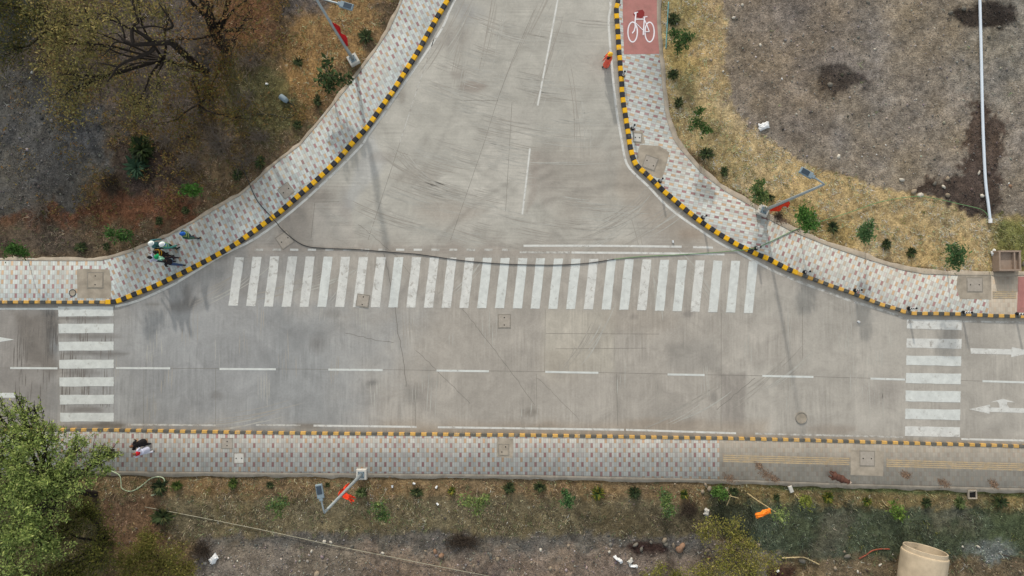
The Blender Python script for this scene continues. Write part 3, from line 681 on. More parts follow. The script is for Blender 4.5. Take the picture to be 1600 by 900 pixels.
jt = [[(337, 575), (336.5, 668)], [(178, 480), (178, 668)], [(852, 484), (851, 581)], [(963, 584), (965, 665)], [(838, 584), (839, 640)], [(1127, 489), (1126.5, 672)], [(650, 612), (649, 666)],
      [(835, 15), (800, 95), (777, 157), (756, 225), (704, 375)], [(665, 100), (622, 232), (575, 375)], [(225, 575), (224, 668)], [(1254, 480), (1254, 560)], [(492, 316), (486, 372)], [(492, 316), (530, 315)],
      [(-200, 573), (16, 575), (181, 575), (431, 576.5), (598, 577.6), (764, 579.5), (935, 582), (1101, 585.5), (1271, 588.5), (1414, 592.5), (1600, 597)], [(720, 157), (778, 157)], [(853, 521), (1030, 522)], [(868, 545), (1010, 544)], [(97, 578), (100, 660)], [(800, 160), (790, 330)]]
mb = MB()
for pts in jt:
    p = resample(Wl(pts), .5); nr = normals2(p) * .009
    for i in range(len(p) - 1): mb.add([(*(p[i] - nr[i]), .0025), (*(p[i + 1] - nr[i + 1]), .0025), (*(p[i + 1] + nr[i + 1]), .0025), (*(p[i] + nr[i]), .0025)], [(0, 1, 2, 3)])
prop(mb.build('road_joints', M['joint']), 'dark slab joints cut into the concrete road', 'road joints', kind='structure')
mb = MB()
for pts, w_ in [([(650, 547), (735, 630)], .01), ([(722, 482), (760, 530), (800, 582), (835, 632)], .01), ([(840, 590), (905, 655)], .008), ([(600, 395), (618, 480), (622, 520), (628, 545), (630, 560), (632, 580), (634, 605)], .014), ([(540, 520), (580, 530), (615, 535)], .01), ([(560, 350), (620, 400), (650, 440)], .008), ([(1180, 590), (1120, 640)], .012)]:
    p = resample(Wl(pts), .25); p = p + np.random.default_rng(5).normal(0, .02, p.shape); nr = normals2(p) * w_
    for i in range(len(p) - 1): mb.add([(*(p[i] - nr[i]), .0035), (*(p[i + 1] - nr[i + 1]), .0035), (*(p[i + 1] + nr[i + 1]), .0035), (*(p[i] + nr[i]), .0035)], [(0, 1, 2, 3)])
prop(mb.build('road_cracks', M['crack']), 'thin wandering cracks in the concrete road', 'road cracks', kind='structure')

r_ = random.Random(77); mb = MB(); INR = [tuple(p) for p in Wl(ROADPX)]
def scuff(p0, ang, L, curv, w, mi, z):
    n = max(4, int(L / .3)); x_, y_ = p0; L_ = []; R_ = []
    for i in range(n + 1):
        t = i / n; a = ang + curv * (t - .5); ww = w * (math.sin(math.pi * min(1, max(0, t))) ** .5 * .9 + .1) / 2
        L_.append((x_ - math.sin(a) * ww, y_ + math.cos(a) * ww, z)); R_.append((x_ + math.sin(a) * ww, y_ - math.cos(a) * ww, z)); x_ += math.cos(a) * L / n; y_ += math.sin(a) * L / n
    mb.add(L_ + R_, [(n + 1 + i, n + 2 + i, i + 1, i) for i in range(n)], mi)
zi = 0
def bunch(cx_, cy_, ang, L, curv, m_, gap, mi, w=.03):
    global zi
    p = gp(cx_, cy_)
    for j in range(m_):
        a = ang + r_.gauss(0, .02); off = (j - m_ / 2) * gap * r_.uniform(.7, 1.3); l_ = L * r_.uniform(.5, 1.2); st_ = r_.uniform(-.5, .1) * L
        scuff((p.x + math.cos(a) * st_ - math.sin(a) * off, p.y + math.sin(a) * st_ + math.cos(a) * off), a, l_, curv, w * r_.uniform(.5, 1.5), mi, .0006 + (zi % 23) * .00018); zi += 1
for _ in range(150):
    cx_ = r_.uniform(520, 940); cy_ = r_.uniform(20, 380)
    lo = np.interp(cy_, [0, 100, 200, 300, 380], [725, 665, 600, 520, 470]); hi = np.interp(cy_, [0, 200, 260, 380], [920, 930, 950, 1040])
    if not lo < cx_ < hi: continue
    u_ = (cx_ - lo) / (hi - lo); ang = R(-20 * (1 - u_) - 2) if u_ < .75 else R(r_.uniform(-12, 4))
    bunch(cx_, cy_, ang, r_.uniform(1., 3.2), r_.uniform(.05, .3), r_.randint(2, 6), r_.uniform(.06, .16), r_.choice((0, 0, 1, 1, 1)), r_.uniform(.02, .05))
for cx_, cy_, a_, L_, cv in [(690, 60, 62, 5, .3), (715, 95, 75, 4, -.2), (760, 60, 80, 5, .1), (840, 130, 70, 4, .1), (900, 220, 95, 4, .3), (620, 230, -40, 4, .5), (660, 270, -25, 5, .4), (960, 330, 40, 4, .6), (1000, 350, 38, 5, .5), (930, 360, 30, 4, .4), (820, 60, 66, 6, .1), (560, 320, -18, 4, .3), (450, 440, 20, 5, .5), (520, 430, 60, 4, .4), (700, 440, 50, 5, .3), (330, 450, 35, 4, .4), (1090, 450, 130, 4, .5), (1010, 450, 100, 4, .3), (1180, 600, 40, 5, .3), (1050, 640, 30, 5, .3), (360, 650, 12, 5, .2), (900, 540, 60, 4, .4)]:
    bunch(cx_, cy_, R(a_), L_, cv, 4, .12, 0, .05); bunch(cx_ + 14, cy_ + 10, R(a_), L_ * .8, cv, 3, .14, 1, .05)
for _ in range(45):
    bunch(r_.uniform(180, 1400), r_.uniform(500, 650), R(90) + r_.gauss(0, .03), r_.uniform(.8, 2.2), 0, r_.randint(2, 5), r_.uniform(.1, .25), r_.choice((0, 1)), .035)
for _ in range(40):
    bunch(r_.uniform(20, 170), r_.uniform(500, 640), R(90) + r_.gauss(0, .02), r_.uniform(.6, 1.8), 0, r_.randint(2, 4), r_.uniform(.08, .2), 2, .05)
M['scd'] = paint('dark_scuff', (160, 155, 147), .6, (167, 162, 153), 3); M['scl'] = paint('pale_scuff', (178, 176, 169), .62, (167, 163, 155), 3); M['scx'] = paint('black_scuff', (118, 113, 108), .6, (134, 129, 124), 3)
prop(mb.build('road_scuffs', [M['scd'], M['scl'], M['scx']]), 'broom strokes and tyre scuffs on the concrete road', 'road scuffs', kind='structure')
# ------------------------------------------------------------------ cycle track, tactile strips, concrete patches, soil on the paving
def sheet(pts, z, name, mat, label, cat):
    mb = MB(); mb.poly([g2(p_, z) for p_ in pts][::-1], z); return prop(mb.build(name, mat), label, cat, kind='structure')
sheet([(973.5, -80), (1029, -80), (1029, 40), (1030, 84), (975, 85), (973, 20)], ZP + .005, 'cycle_track', M['redtrack'], 'red coated cycle track with a white bicycle symbol', 'cycle track')
sheet([(1591, 432), (1720, 434), (1720, 491), (1589, 488)], ZP + .005, 'cycle_track', M['redtrack'], 'corner of another red cycle track at the right edge', 'cycle track')
sheet([(989, 22), (994, 17), (1004, 15), (1007, 19), (1006.5, 26), (1001, 28.5), (992, 26)], ZP + .009, 'fresh_paint_patch', M['redtrack2'], 'darker red touch-up patch behind the bicycle handlebar', 'paint patch')
zb = ZP + .013; mb = MB()
def ringm(cx_, cy_, rx, ry_, w_):
    n = 28
    for k in range(n):
        a0 = 2 * math.pi * k / n; a1 = 2 * math.pi * (k + 1) / n
        mb.add([(*g2((cx_ + rx * math.cos(t), cy_ + ry_ * math.sin(t)), zb), zb) for t in (a0, a1)] + [(*g2((cx_ + (rx - w_) * math.cos(t), cy_ + (ry_ - w_) * math.sin(t)), zb), zb) for t in (a1, a0)], [(3, 2, 1, 0)])
def stroke(pts, w_, dz=0.):
    p = np.array([g2(q, zb) for q in pts]); 
    for i in range(len(p) - 1):
        d = p[i + 1] - p[i]; nr = np.array([-d[1], d[0]]) / np.hypot(*d) * w_ / 2
        z_ = zb + .0015 + dz + i * .0004
        mb.add([(*(p[i] - nr), z_), (*(p[i + 1] - nr), z_), (*(p[i + 1] + nr), z_), (*(p[i] + nr), z_)], [(0, 1, 2, 3)])
ringm(988.5, 50, 8.4, 16.6, 2.); ringm(1015, 50, 8.2, 16.4, 2.)
stroke([(997, 18.8), (991.8, 19.6), (991.6, 22)], .05); stroke([(993.6, 20), (992.3, 34), (992.5, 42), (991, 48), (987.8, 52)], .07, .003)
stroke([(993, 30), (1007, 30)], .055, .006); stroke([(993.5, 36), (1004.5, 47)], .04, .008); stroke([(1007, 27), (1005.6, 45), (1005, 55)], .07, .01)
stroke([(1007.5, 32), (1011, 40), (1014.5, 49.5), (1007, 49.8)], .055, .013); stroke([(1005, 27), (1011.5, 26)], .05, .016)
prop(mb.build('bicycle_symbol', M['bikepaint']), 'white bicycle symbol painted on the red cycle track', 'road symbol', kind='structure')
for k, (x0, x1, y0, y1, lab) in enumerate([(1130, 1327, 711.5, 716.5, 'left of the square cover on the lower footway'), (1385, 1800, 719, 731, 'right of the square cover on the lower footway'), (1551, 1588, 456, 456, 'by the red cycle track corner')]):
    e = empty('tactile_strip', gp((x0 + x1) / 2, (y0 + y1) / 2 + 6, ZP), f'ribbed yellow tactile paving strip {lab}', 'tactile strip', kind='structure')
    for j in range(4):
        p = [g2((x0, y0 + j * 3.1), ZP), g2((x1, y1 + j * 3.1), ZP)]; d = np.array(p[1]) - np.array(p[0]); mbs = MB()
        mbs.box((p[0][0] / 2 + p[1][0] / 2 - e.location.x, p[0][1] / 2 + p[1][1] / 2 - e.location.y, .004), (np.hypot(*d), .062, .018), math.atan2(d[1], d[0])); mbs.build('rib', M['tact'], e)
PATCH = [([(120, 421), (131, 420), (171, 421), (174, 443), (173, 466), (121, 466)], 'plain concrete patch round a cover on the left footway'),
         ([(1000, 226), (1030, 228), (1046, 238), (1040, 262), (1034, 280), (1018, 274), (1002, 262), (995, 245)], 'plain concrete patch round a tilted cover by the right kerb'),
         ([(988, 204), (1004, 204), (1008, 224), (992, 226)], 'small concrete patch above the tilted cover'),
         ([(1497, 429), (1549, 427), (1549, 468), (1500, 467), (1494, 448)], 'plain concrete patch round a cover near the open chamber'),
         ([(777, 684), (802, 685), (801, 716), (776, 714)], 'concrete patch in the middle of the lower footway'),
         ([(1329, 703), (1381, 705), (1380, 744), (1329, 742)], 'large concrete patch splitting the tactile strip'),
         ([(1551, 424.5), (1589, 425), (1589, 432), (1551, 432)], 'bare concrete strip in front of the open chamber')]
for pts, lab in PATCH: sheet(pts, ZP + .004, 'concrete_patch', M['conc2'], lab, 'concrete patch')
def ragged(cx_, cy_, rx, ry_, n=26, seed=1):
    r_ = np.random.default_rng(seed); k = r_.uniform(.55, 1.2, n); k = (k + np.roll(k, 1)) / 2
    return [(cx_ + rx * k[i] * math.cos(2 * math.pi * i / n), cy_ + ry_ * k[i] * math.sin(2 * math.pi * i / n)) for i in range(n)]
# ------------------------------------------------------------------ covers
def cover(p, w, h, rz, z, lab, mat='conc', holes=((-.3, 0), (.3, 0)), frame=True):
    c = gp(p[0], p[1], z); e = empty('manhole_cover', c, lab, 'manhole cover', 'square manhole covers', rz)
    mb = MB(); mb.box((0, 0, .004), (w, h, .022), 0, 0, .006); mb.build('lid', M[mat], e)
    if frame:
        mb = MB(); t = .035; g_ = .014
        for s in (-1, 1):
            mb.box((0, s * (h / 2 + t / 2 + g_), .002), (w + 2 * t + 2 * g_, t, .014)); mb.box((s * (w / 2 + t / 2 + g_), 0, .0015), (t, h + 2 * g_, .013))
        mb.build('frame', M['frame'], e)
    for hx, hy in holes:
        mb = MB(); mb.tube([(hx * w, hy * h, .010), (hx * w, hy * h, .019)], .035, 10); mb.build('lifting_hole', M['hole'], e)
cover((149, 438), .8, .8, 0, ZP + .006, 'square cover in the concrete patch on the left footway', holes=((0, -.3), (0, .3)), mat='conc2')
cover((447, 298), .62, .62, R(40), ZP, 'tilted square cover in the left curved footway')
cover((445, 375), .72, .72, R(35), .004, 'tilted square cover in the road at the foot of the left kerb', mat='conc')
cover((567, 470), .62, .62, R(-8), .012, 'square cover set across a stripe of the long zebra crossing', holes=((0, -.35), (0, .35)))
cover((788, 502), .62, .68, 0, .004, 'square cover in the open road below the long zebra', holes=((0, -.3), (0, .3)))
cover((355, 693), .55, .5, 0, ZP, 'upper of two square covers near the pedestrians on the lower footway', holes=((0, -.22), (0, .22)))
cover((373.5, 716), .5, .5, 0, ZP, 'lower, sunken-looking of two square covers on the lower footway', mat='concw')
cover((787, 703), .5, .55, 0, ZP + .006, 'square cover in the middle of the lower footway', holes=((-.2, -.2), (.2, .3)), mat='conc2')
cover((1355, 716.5), .75, .75, R(-1.5), ZP + .006, 'large square cover between the two tactile strips')
cover((1016, 254.5), .66, .66, R(-20), ZP + .006, 'tilted square cover by the kerb bend right of the side road', holes=((-.33, .1), (.33, -.15)))
cover((996, 215), .4, .45, R(-5), ZP + .006, 'small cover close to the right kerb above the bend', mat='concw')
cover((1523, 445), .8, .72, 0, ZP + .006, 'square cover left of the open concrete chamber')
def ringcover(p, z, r, lab, name, cat, mats):
    c = gp(p[0], p[1], z); e = empty(name, c, lab, cat)
    mb = MB(); mb.tube([(0, 0, 0), (0, 0, .012)], r * .8, 24); mb.build('lid', mats[0], e)
    mb = MB(); n = 28
    pts = [(r * .9 * math.cos(2 * math.pi * k / n), r * .9 * math.sin(2 * math.pi * k / n), .008) for k in range(n + 1)]
    mb.tube(pts, r * .1, 6, cap=False); mb.build('rim', mats[1], e)
ringcover((1252, 653), .004, .34, 'round manhole in the road near a long lamp shadow', 'round_manhole', 'manhole cover', (M['conc2'], M['frame']))
ringcover((113.5, 457.5), ZP, .2, 'round dark-rimmed cover on the left footway by the kerb', 'valve_cover', 'valve cover', (M['conc2'], M['rubber']))

# ------------------------------------------------------------------ street lamps and their banners
def lamp(base, top_head, h, lab, rz_plinth=0):
    b0 = gp(base[0], base[1], .12); hd = gp(top_head[0], top_head[1], h + .1)
    e = empty('street_lamp', b0, lab, 'street lamp', 'street lamps on concrete plinths')
    mb = MB(); mb.box((0, 0, .1), (.56, .56, .36), rz_plinth, 0, .03); mb.build('plinth', M['concw'], e)
    mb = MB(); mb.box((0, 0, .295), (.34, .34, .025), rz_plinth); bp = mb.build('base_plate', M['lampgrey'], e)
    for sx in (-1, 1):
        for sy in (-1, 1): 
            q = Matrix.Rotation(rz_plinth, 3, 'Z') @ Vector((sx * .13, sy * .13, 0)); mbb = MB(); mbb.tube([(q.x, q.y, .3), (q.x, q.y, .35)], .018, 6); mbb.build('bolt', M['darkmetal'], bp)
    mb = MB(); mb.tube([(0, 0, .29), (0, 0, 1.4), (0, 0, 1.45), (0, 0, h)], [.1, .095, .085, .055], 12); mb.build('pole', M['galv'], e, True)
    d = hd - b0; dl = Vector((d.x, d.y, 0)); L = dl.length; u = dl.normalized()
    pts = smooth_path([(0, 0, h - .25), (0, 0, h), u * (L * .25) + Vector((0, 0, h + .1)), u * (L - .25) + Vector((0, 0, h + .16))], 4)
    mb = MB(); mb.tube(pts, .04, 8); mb.build('arm', M['galv'], e, True)
    mb = MB(); a = math.atan2(u.y, u.x); c_ = u * L + Vector((0, 0, h + .17))
    mb.box(c_, (.62, .3, .1), a, 0, .03); mb.box(c_ - u * .34, (.16, .16, .09), a, 0, .02); hd_ = mb.build('lamp_head', M['lampgrey'], e)
    mb = MB(); mb.box(c_ + u * .06 + Vector((0, 0, .055)), (.36, .22, .02), a, 0, .006); mb.build('solar_panel', M['lampglass'], hd_)
    mb = MB(); mb.box(c_ + u * .05 + Vector((0, 0, -.055)), (.4, .2, .015), a); mb.build('lens', M['white'], hd_)
    return b0
LA = lamp((566, 740), (501.5, 766), 7.5, 'street lamp in the verge below the main road', 0)
LB = lamp((1191, 330), (1257, 271.5), 7.5, 'street lamp beside the right footway, over dry grass', R(-25))
LC = lamp((553, 95), (543, 12), 7.5, 'street lamp at the top left beside the curved footway', R(30))
def banner(b0, az, z0, z1, w, lab, m, off=.1, seed=1):
    """cloth tied along a lamp pole: a creased vertical sheet with thickness"""
    nu, nv = 6, 14; u = Vector((math.cos(az), math.sin(az), 0)); nrm = Vector((-u.y, u.x, 0)); r_ = random.Random(seed)
    V = []; F = []
    for s in (-1, 1):
        for j in range(nv + 1):
            for i in range(nu + 1):
                z = z0 + (z1 - z0) * j / nv; t = i / nu
                ww = w * (.75 + .25 * math.sin(j * .9 + seed))
                q = u * (off + t * ww) + nrm * (.07 * math.sin(t * 7 + j * .55 + seed) * t + s * .004) + Vector((0, 0, z - t * .1 * math.sin(j)))
                V.append(q)
    n1 = (nu + 1) * (nv + 1); at = lambda s, j, i: s * n1 + j * (nu + 1) + i
    for j in range(nv):
        for i in range(nu):
            F.append((at(0, j, i), at(0, j + 1, i), at(0, j + 1, i + 1), at(0, j, i + 1))); F.append((at(1, j, i), at(1, j, i + 1), at(1, j + 1, i + 1), at(1, j + 1, i)))
    for j in range(nv):
        F.append((at(0, j, 0), at(1, j, 0), at(1, j + 1, 0), at(0, j + 1, 0))); F.append((at(0, j, nu), at(0, j + 1, nu), at(1, j + 1, nu), at(1, j, nu)))
    for i in range(nu):
        F.append((at(0, 0, i), at(0, 0, i + 1), at(1, 0, i + 1), at(1, 0, i))); F.append((at(0, nv, i), at(1, nv, i), at(1, nv, i + 1), at(0, nv, i + 1)))
    mb = MB(); mb.add(V, F); o = mb.build('banner', m, None, True, b0); prop(o, lab, 'banner', 'orange cloths tied to lamp poles')
banner(LA, R(-35), 3.9, 4.7, .62, 'orange-red cloth sticking out right of the lower lamp pole', M['orange'], .06, 2)
banner(LA, R(140), 2.6, 4.9, .13, 'narrow orange-red cloth on the left of the lower lamp pole', M['orange'], .07, 5)
banner(LB, R(-68), 1.0, 3.6, .3, 'orange-red cloth tied along the pole of the right street lamp', M['orange'], .06, 3)
banner(LC, R(10), 2.0, 4.9, .3, 'red cloth tied along the pole of the top left street lamp', M['red'], .03, 4)

# ------------------------------------------------------------------ bollards
BP = [(973, 119), (988, 201), (1031, 283), (1098, 340), (1181, 388), (1257, 425.5), (1336, 454), (1420, 482), (1505, 488.5), (1589, 491)]
mb0 = None
for i, p in enumerate(BP):
    c = gp(p[0], p[1], ZP + .005)
    lab = f'black and white banded bollard, number {i + 1} counted from the red cycle track down the right kerb'
    lab = ['black and white bollard just below the red cycle track', 'bollard beside the small cover near the right kerb', 'bollard below the tilted cover at the kerb bend', 'bollard midway down the right kerb curve', 'bollard where the green hose crosses the kerb', 'bollard on the kerb below the right street lamp', 'second bollard left of the right zebra crossing', 'bollard at the upper left corner of the right zebra crossing', 'bollard at the upper right corner of the right zebra crossing', 'bollard at the right edge beside the red track corner'][i]
    if mb0 is None:
        e = empty('bollard', c, lab, 'bollard', 'banded bollards along the right kerb'); mb0 = e
        mb = MB(); mb.tube([(0, 0, 0), (0, 0, .02)], .12, 14); mb.build('base_flange', M['darkmetal'], e)
        mb = MB(); mb.tube([(0, 0, .02), (0, 0, .72)], .055, 12); mb.build('post', M['darkmetal'], e, True)
        for z_ in (.22, .42, .6):
            mb = MB(); mb.tube([(0, 0, z_), (0, 0, z_ + .09)], .062, 12); mb.build('white_band', M['white'], e, True)
        mb = MB(); mb.ell((0, 0, .73), (.06, .06, .04), 12, 6); mb.build('top_cap', M['black'], e, True)
    else:
        e = copy_tree(mb0); e.location = c; e['label'] = lab

# ------------------------------------------------------------------ open concrete chamber, pipe, drain pit
c = gp(1567, 408.5, .1); e = empty('concrete_chamber', c, 'open square brown concrete chamber with a partition beside the right footway', 'concrete chamber')
Wd, Dp, Hh, t = 1.2, 1.12, .55, .09
mb = MB()
mb.box((-Wd / 2 + t / 2, 0, Hh / 2 - .1), (t, Dp - 2 * t, Hh + .198), 0); mb.box((Wd / 2 - t / 2, 0, Hh / 2 - .1), (t, Dp - 2 * t, Hh + .198), 0)
mb.box((0, Dp / 2 - t / 2, Hh / 2 - .1), (Wd + .06, t, Hh + .2), 0); mb.box((0, -Dp / 2 + t / 2, Hh / 2 - .1), (Wd, t, Hh + .2), 0)
mb.build('wall', M['chamber'], e)
mb = MB(); mb.box((.26, 0, Hh - .12), (.07, Dp - 2 * t - .004, .22)); mb.build('partition', M['chamber'], e)
mb = MB(); mb.box((0, 0, Hh - .22), (Wd - 2 * t - .004, Dp - 2 * t - .004, .05)); mb.build('inner_slab', M['chamber'], e)
for i, (x_, y_, lab) in enumerate([(1551, 393, 'white lump at the upper left corner of the concrete chamber'), (1599, 411, 'pale stone at the right edge beside the concrete chamber')]):
    pass

r = 1.12; c = gp(1446, 858, r + .02); ax = Vector((-.17, -1, 0)).normalized()
e = empty('concrete_pipe', (c.x, c.y, .02), 'huge tan concrete drain pipe lying at the bottom edge', 'concrete pipe', rz=math.atan2(ax.y, ax.x))
def lathe_x(prof, n=48):
    m_ = MB(); V = []; F = []
    for (x_, r_) in prof:
        for k in range(n): V.append((x_, r_ * math.cos(2 * math.pi * k / n), r_ * math.sin(2 * math.pi * k / n) + r))
    for i in range(len(prof) - 1):
        for k in range(n): j = (k + 1) % n; F.append((i * n + k, (i + 1) * n + k, (i + 1) * n + j, i * n + j))
    m_.add(V, F); return m_
lathe_x([(2.6, .98), (.0, .98), (-.02, 1.0), (-.02, 1.03), (.0, 1.05), (.2, 1.05), (.22, 1.07), (.24, 1.11), (.3, 1.12), (2.6, 1.12), (2.6, .98)]).build('barrel', M['pipe'], e, False)
c = gp(1518, 772, .1); e = empty('drain_pit', c, 'small dark square drain pit at the edge of the lower footway', 'drain pit')
mb = MB()
for sx, sy, dx, dy in ((-1, 0, .06, .36), (1, 0, .06, .36), (0, 1, .48, .06), (0, -1, .48, .06)): mb.box((sx * .21, sy * .21, .03), (dx, dy, .14), 0)
mb.build('rim', M['conc2'], e)
mb = MB(); mb.box((0, 0, .02), (.36, .36, .04)); mb.build('opening', M['hole'], e)
c = gp(1235, 764, .12); mb = MB(); mb.box((0, 0, .05), (.2, .36, .14), R(20), 0, .02); prop(mb.build('concrete_block', M['concw'], loc=c), 'loose pale concrete block lying by the lower footway edge', 'concrete block')

# ------------------------------------------------------------------ hoses, pipes and ropes
def flex(pts, rad, name, mat, lab, cat, z=.06, n=8):
    P_ = []
    for q in pts:
        zz = q[2] if len(q) > 2 else z; v = gp(q[0], q[1], zz); P_.append(v)
    mb = MB(); mb.tube(smooth_path(P_, 6), rad, n); o = mb.build(name, mat, None, True); return prop(o, lab, cat)
zf = ZP + .03
HP = [(372, 245, .16), (388, 283, .16), (395, 300, zf), (405, 318, zf), (425, 340, zf), (433, 349, .2), (440, 358, .05), (460, 375, .03), (480, 385, .03), (510, 388, .03), (560, 390, .03), (610, 394, .03), (650, 397, .03), (700, 404, .03), (740, 409, .03), (800, 413, .03), (870, 414, .03), (920, 411, .03), (960, 405, .03)]
HQ = [(960, 405, .03), (1000, 401, .03), (1050, 398.5, .03), (1110, 395, .03), (1150, 391.5, .06), (1166, 390, .2), (1185, 386, zf), (1205, 377, zf), (1240, 360, .17), (1270, 350, .16), (1330, 331, .17), (1370, 317, .16), (1410, 309, .16), (1440, 307, .18), (1470, 312, .14), (1500, 319, .14), (1530, 326, .14), (1540, 332, .14), (1544, 338, .14)]
mg = plain('green_hose', (104, 142, 96), .5, .15, 4)
P_ = smooth_path([gp(*q) for q in HP + HQ[1:]], 6)
mb = MB(); k_ = (len(HP) - 1) * 6
mb.tube(P_[:k_ + 1], .021, 8, 0); mb.tube(P_[k_:], .019, 8, 1)
prop(mb.build('garden_hose', [plain('faded_black_hose', (52, 54, 55), .6, .2, 4), mg], None, True), 'long hose lying across the side road, black on the left and green on the right', 'hose')
flex([(172, 735, .2), (186, 742, .17), (189, 752, .13), (190, 762, .12), (198, 767, .12), (207, 767, .12), (217, 762, .12), (226, 755, .13), (235, 748, .13), (246, 745, .14), (255, 747, .14), (257, 754, .13), (252, 764, .12), (243, 772, .12), (236, 774, .12)], .03, 'garden_hose', M['hosepale'], 'pale green hose curled in the verge below the two pedestrians', 'hose')
flex([(226, 792, .12), (300, 806, .16), (400, 826, .17), (470, 841, .2), (520, 852, .16), (620, 872, .17), (700, 888, .15), (790, 905, .14)], .016, 'rope', M['rope'], 'thin pale rope stretched across the lower verge and gravel', 'rope', n=6)
flex([(1530, -60, .2), (1531, 0, .2), (1533, 80, .2), (1535, 170, .2), (1537, 230, .2), (1540, 285, .2), (1544, 318, .2), (1547, 343, .18)], .075, 'water_pipe', M['pvc'], 'white plastic water pipe running down the bare dirt lot', 'pipe', n=12)
mb = MB(); c = gp(1547.5, 345, .17); mb.tube([(0, .12, 0), (-.01, -.12, 0)], .1, 14); prop(mb.build('pipe_end_cap', M['white'], loc=c), 'white cap closing the lower end of the water pipe', 'pipe cap')
flex([(1044.5, 3, .2), (1043, 30, .17), (1041.5, 55, .16), (1040.5, 76, .15)], .032, 'metal_pole', M['teal'], 'thin teal pole lying in the grass beside the red cycle track', 'pole')
flex([(1342, 873, .12), (1352, 868, .13), (1362, 861, .14), (1374, 858, .13), (1390, 858, .12)], .035, 'hose', M['redhose'], 'short reddish hose in the soil left of the concrete pipe', 'hose')
flex([(1221, 872, .13), (1240, 871, .16), (1256, 871, .16), (1268, 876, .14), (1280, 882, .12)], .03, 'fallen_branch', M['bamboo'], 'bare tan fallen branch in the soil near the bottom right bush', 'branch')
flex([(1560, 865, .12), (1590, 873, .14), (1620, 882, .13)], .02, 'fallen_branch', M['darktwig'], 'thin dark stick near the right end of the concrete pipe', 'branch')
# drum and looped hose by the trees at the left
c = gp(443, 154, .2); e = empty('metal_drum', c, 'grey metal drum with a dark open end lying in the left verge', 'drum', rz=R(-38))
mb = MB(); mb.tube([(-.2, 0, .05), (-.16, 0, .05), (.12, 0, .05), (.3, 0, .02)], [.15, .16, .16, .12], 16); mb.build('barrel', M['lampgrey'], e, True)
mb = MB(); mb.tube([(-.215, 0, .05), (-.198, 0, .05)], .13, 16); mb.build('open_end', M['hole'], e)
flex([(400, 178, .16), (425, 179, .14), (437, 182, .13), (452, 184, .13), (460, 179, .14), (462, 172, .15), (458, 164, .16), (450, 160, .17), (447, 158, .2)], .022, 'rubber_hose', M['black'], 'black hose looped beside the grey drum', 'hose')

# ------------------------------------------------------------------ litter
def crumple(p, w, h, mat, lab, name, cat, rz=0, seed=1, group=None):
    r_ = np.random.default_rng(seed); nu, nv = 9, 7; V = []; c = gp(p[0], p[1], .13)
    for s in (0, 1):
        for j in range(nv):
            for i in range(nu):
                u_, v_ = i / (nu - 1) - .5, j / (nv - 1) - .5; puff = (1 - (2 * u_) ** 4) * (1 - (2 * v_) ** 4)
                z = (.02 + .16 * puff * (.6 + .4 * r_.random())) if s else 0.
                V.append((u_ * w + r_.normal(0, .018), v_ * h + r_.normal(0, .018) + .05 * math.sin(u_ * 5), z))
    n1 = nu * nv; F = []
    for j in range(nv - 1):
        for i in range(nu - 1):
            a_ = j * nu + i; F += [(a_, a_ + nu, a_ + nu + 1, a_ + 1), (n1 + a_, n1 + a_ + 1, n1 + a_ + nu + 1, n1 + a_ + nu)]
    edge = [i for i in range(nu)] + [j * nu + nu - 1 for j in range(1, nv)] + [(nv - 1) * nu + i for i in range(nu - 2, -1, -1)] + [j * nu for j in range(nv - 2, 0, -1)]
    for k in range(len(edge)): a_, b_ = edge[k], edge[(k + 1) % len(edge)]; F.append((a_, b_, n1 + b_, n1 + a_))
    mb = MB(); mb.add(V, F); o = mb.build(name, mat, None, False, c); o.rotation_euler.z = rz; return prop(o, lab, cat, group)
crumple((1193.5, 197), .58, .36, M['white'], 'white printed sack lying at the edge of the dirt lot', 'plastic_sack', 'sack', R(8), 3)
crumple((334, 873.5), .5, .34, M['white'], 'pale sack on the gravel beside a dark brush pile at the bottom', 'plastic_sack', 'sack', R(35), 4)
crumple((966, 874), .55, .16, M['white'], 'long white scrap of plastic on the gravel near the bottom', 'plastic_scrap', 'litter', R(-50), 5)
crumple((985, 877), .3, .25, M['concw'], 'upper of two pale scraps lying right of the long white one', 'plastic_scrap', 'litter', R(20), 6)
crumple((990, 884), .42, .14, M['white'], 'lower of two pale scraps lying right of the long white one', 'plastic_scrap', 'litter', R(-25), 7)
crumple((1552, 394), .28, .22, M['white'], 'white lump at the upper left corner of the concrete chamber', 'plastic_scrap', 'litter', R(20), 8)
crumple((1104, 800), .36, .26, M['concw'], 'pale scrap at the left end of the dark green grass', 'plastic_scrap', 'litter', R(60), 9)
for i, (x_, y_, lab) in enumerate([(613, 760, 'white cup in the verge right of the lower lamp plinth'), (647, 755.5, 'white cup right below the edge of the lower footway'), (682, 761, 'white cup left of the yellow-hearted rosette shrub'), (683.5, 787.5, 'white cup lying lowest in the verge below the footway'), (1215.5, 892.5, 'white cup on the dark red soil at the bottom edge'), (1051.5, 377.5, 'white cup on the road above the stop lines'), (417, 131, 'white cup in the grass above the grey drum'), (50, 113, 'white cup on the dark soil at the left edge'), (1341.5, 502.5, 'white cup on the road left of the right zebra crossing')]):
    c = gp(x_, y_, .13 if i not in (5, 8) else .045); mb = MB()
    mb.tube([(0, -.07, 0), (0, .07, 0), (0, .07, 0), (0, -.055, 0)], [.045, .06, .052, .038], 14, cap=False); mb.tube([(0, -.071, 0), (0, -.068, 0)], .045, 14)
    o = mb.build('paper_cup', M['white'], None, False, c); o.rotation_euler.z = i * 1.3; prop(o, lab, 'paper cup', 'white paper cups')

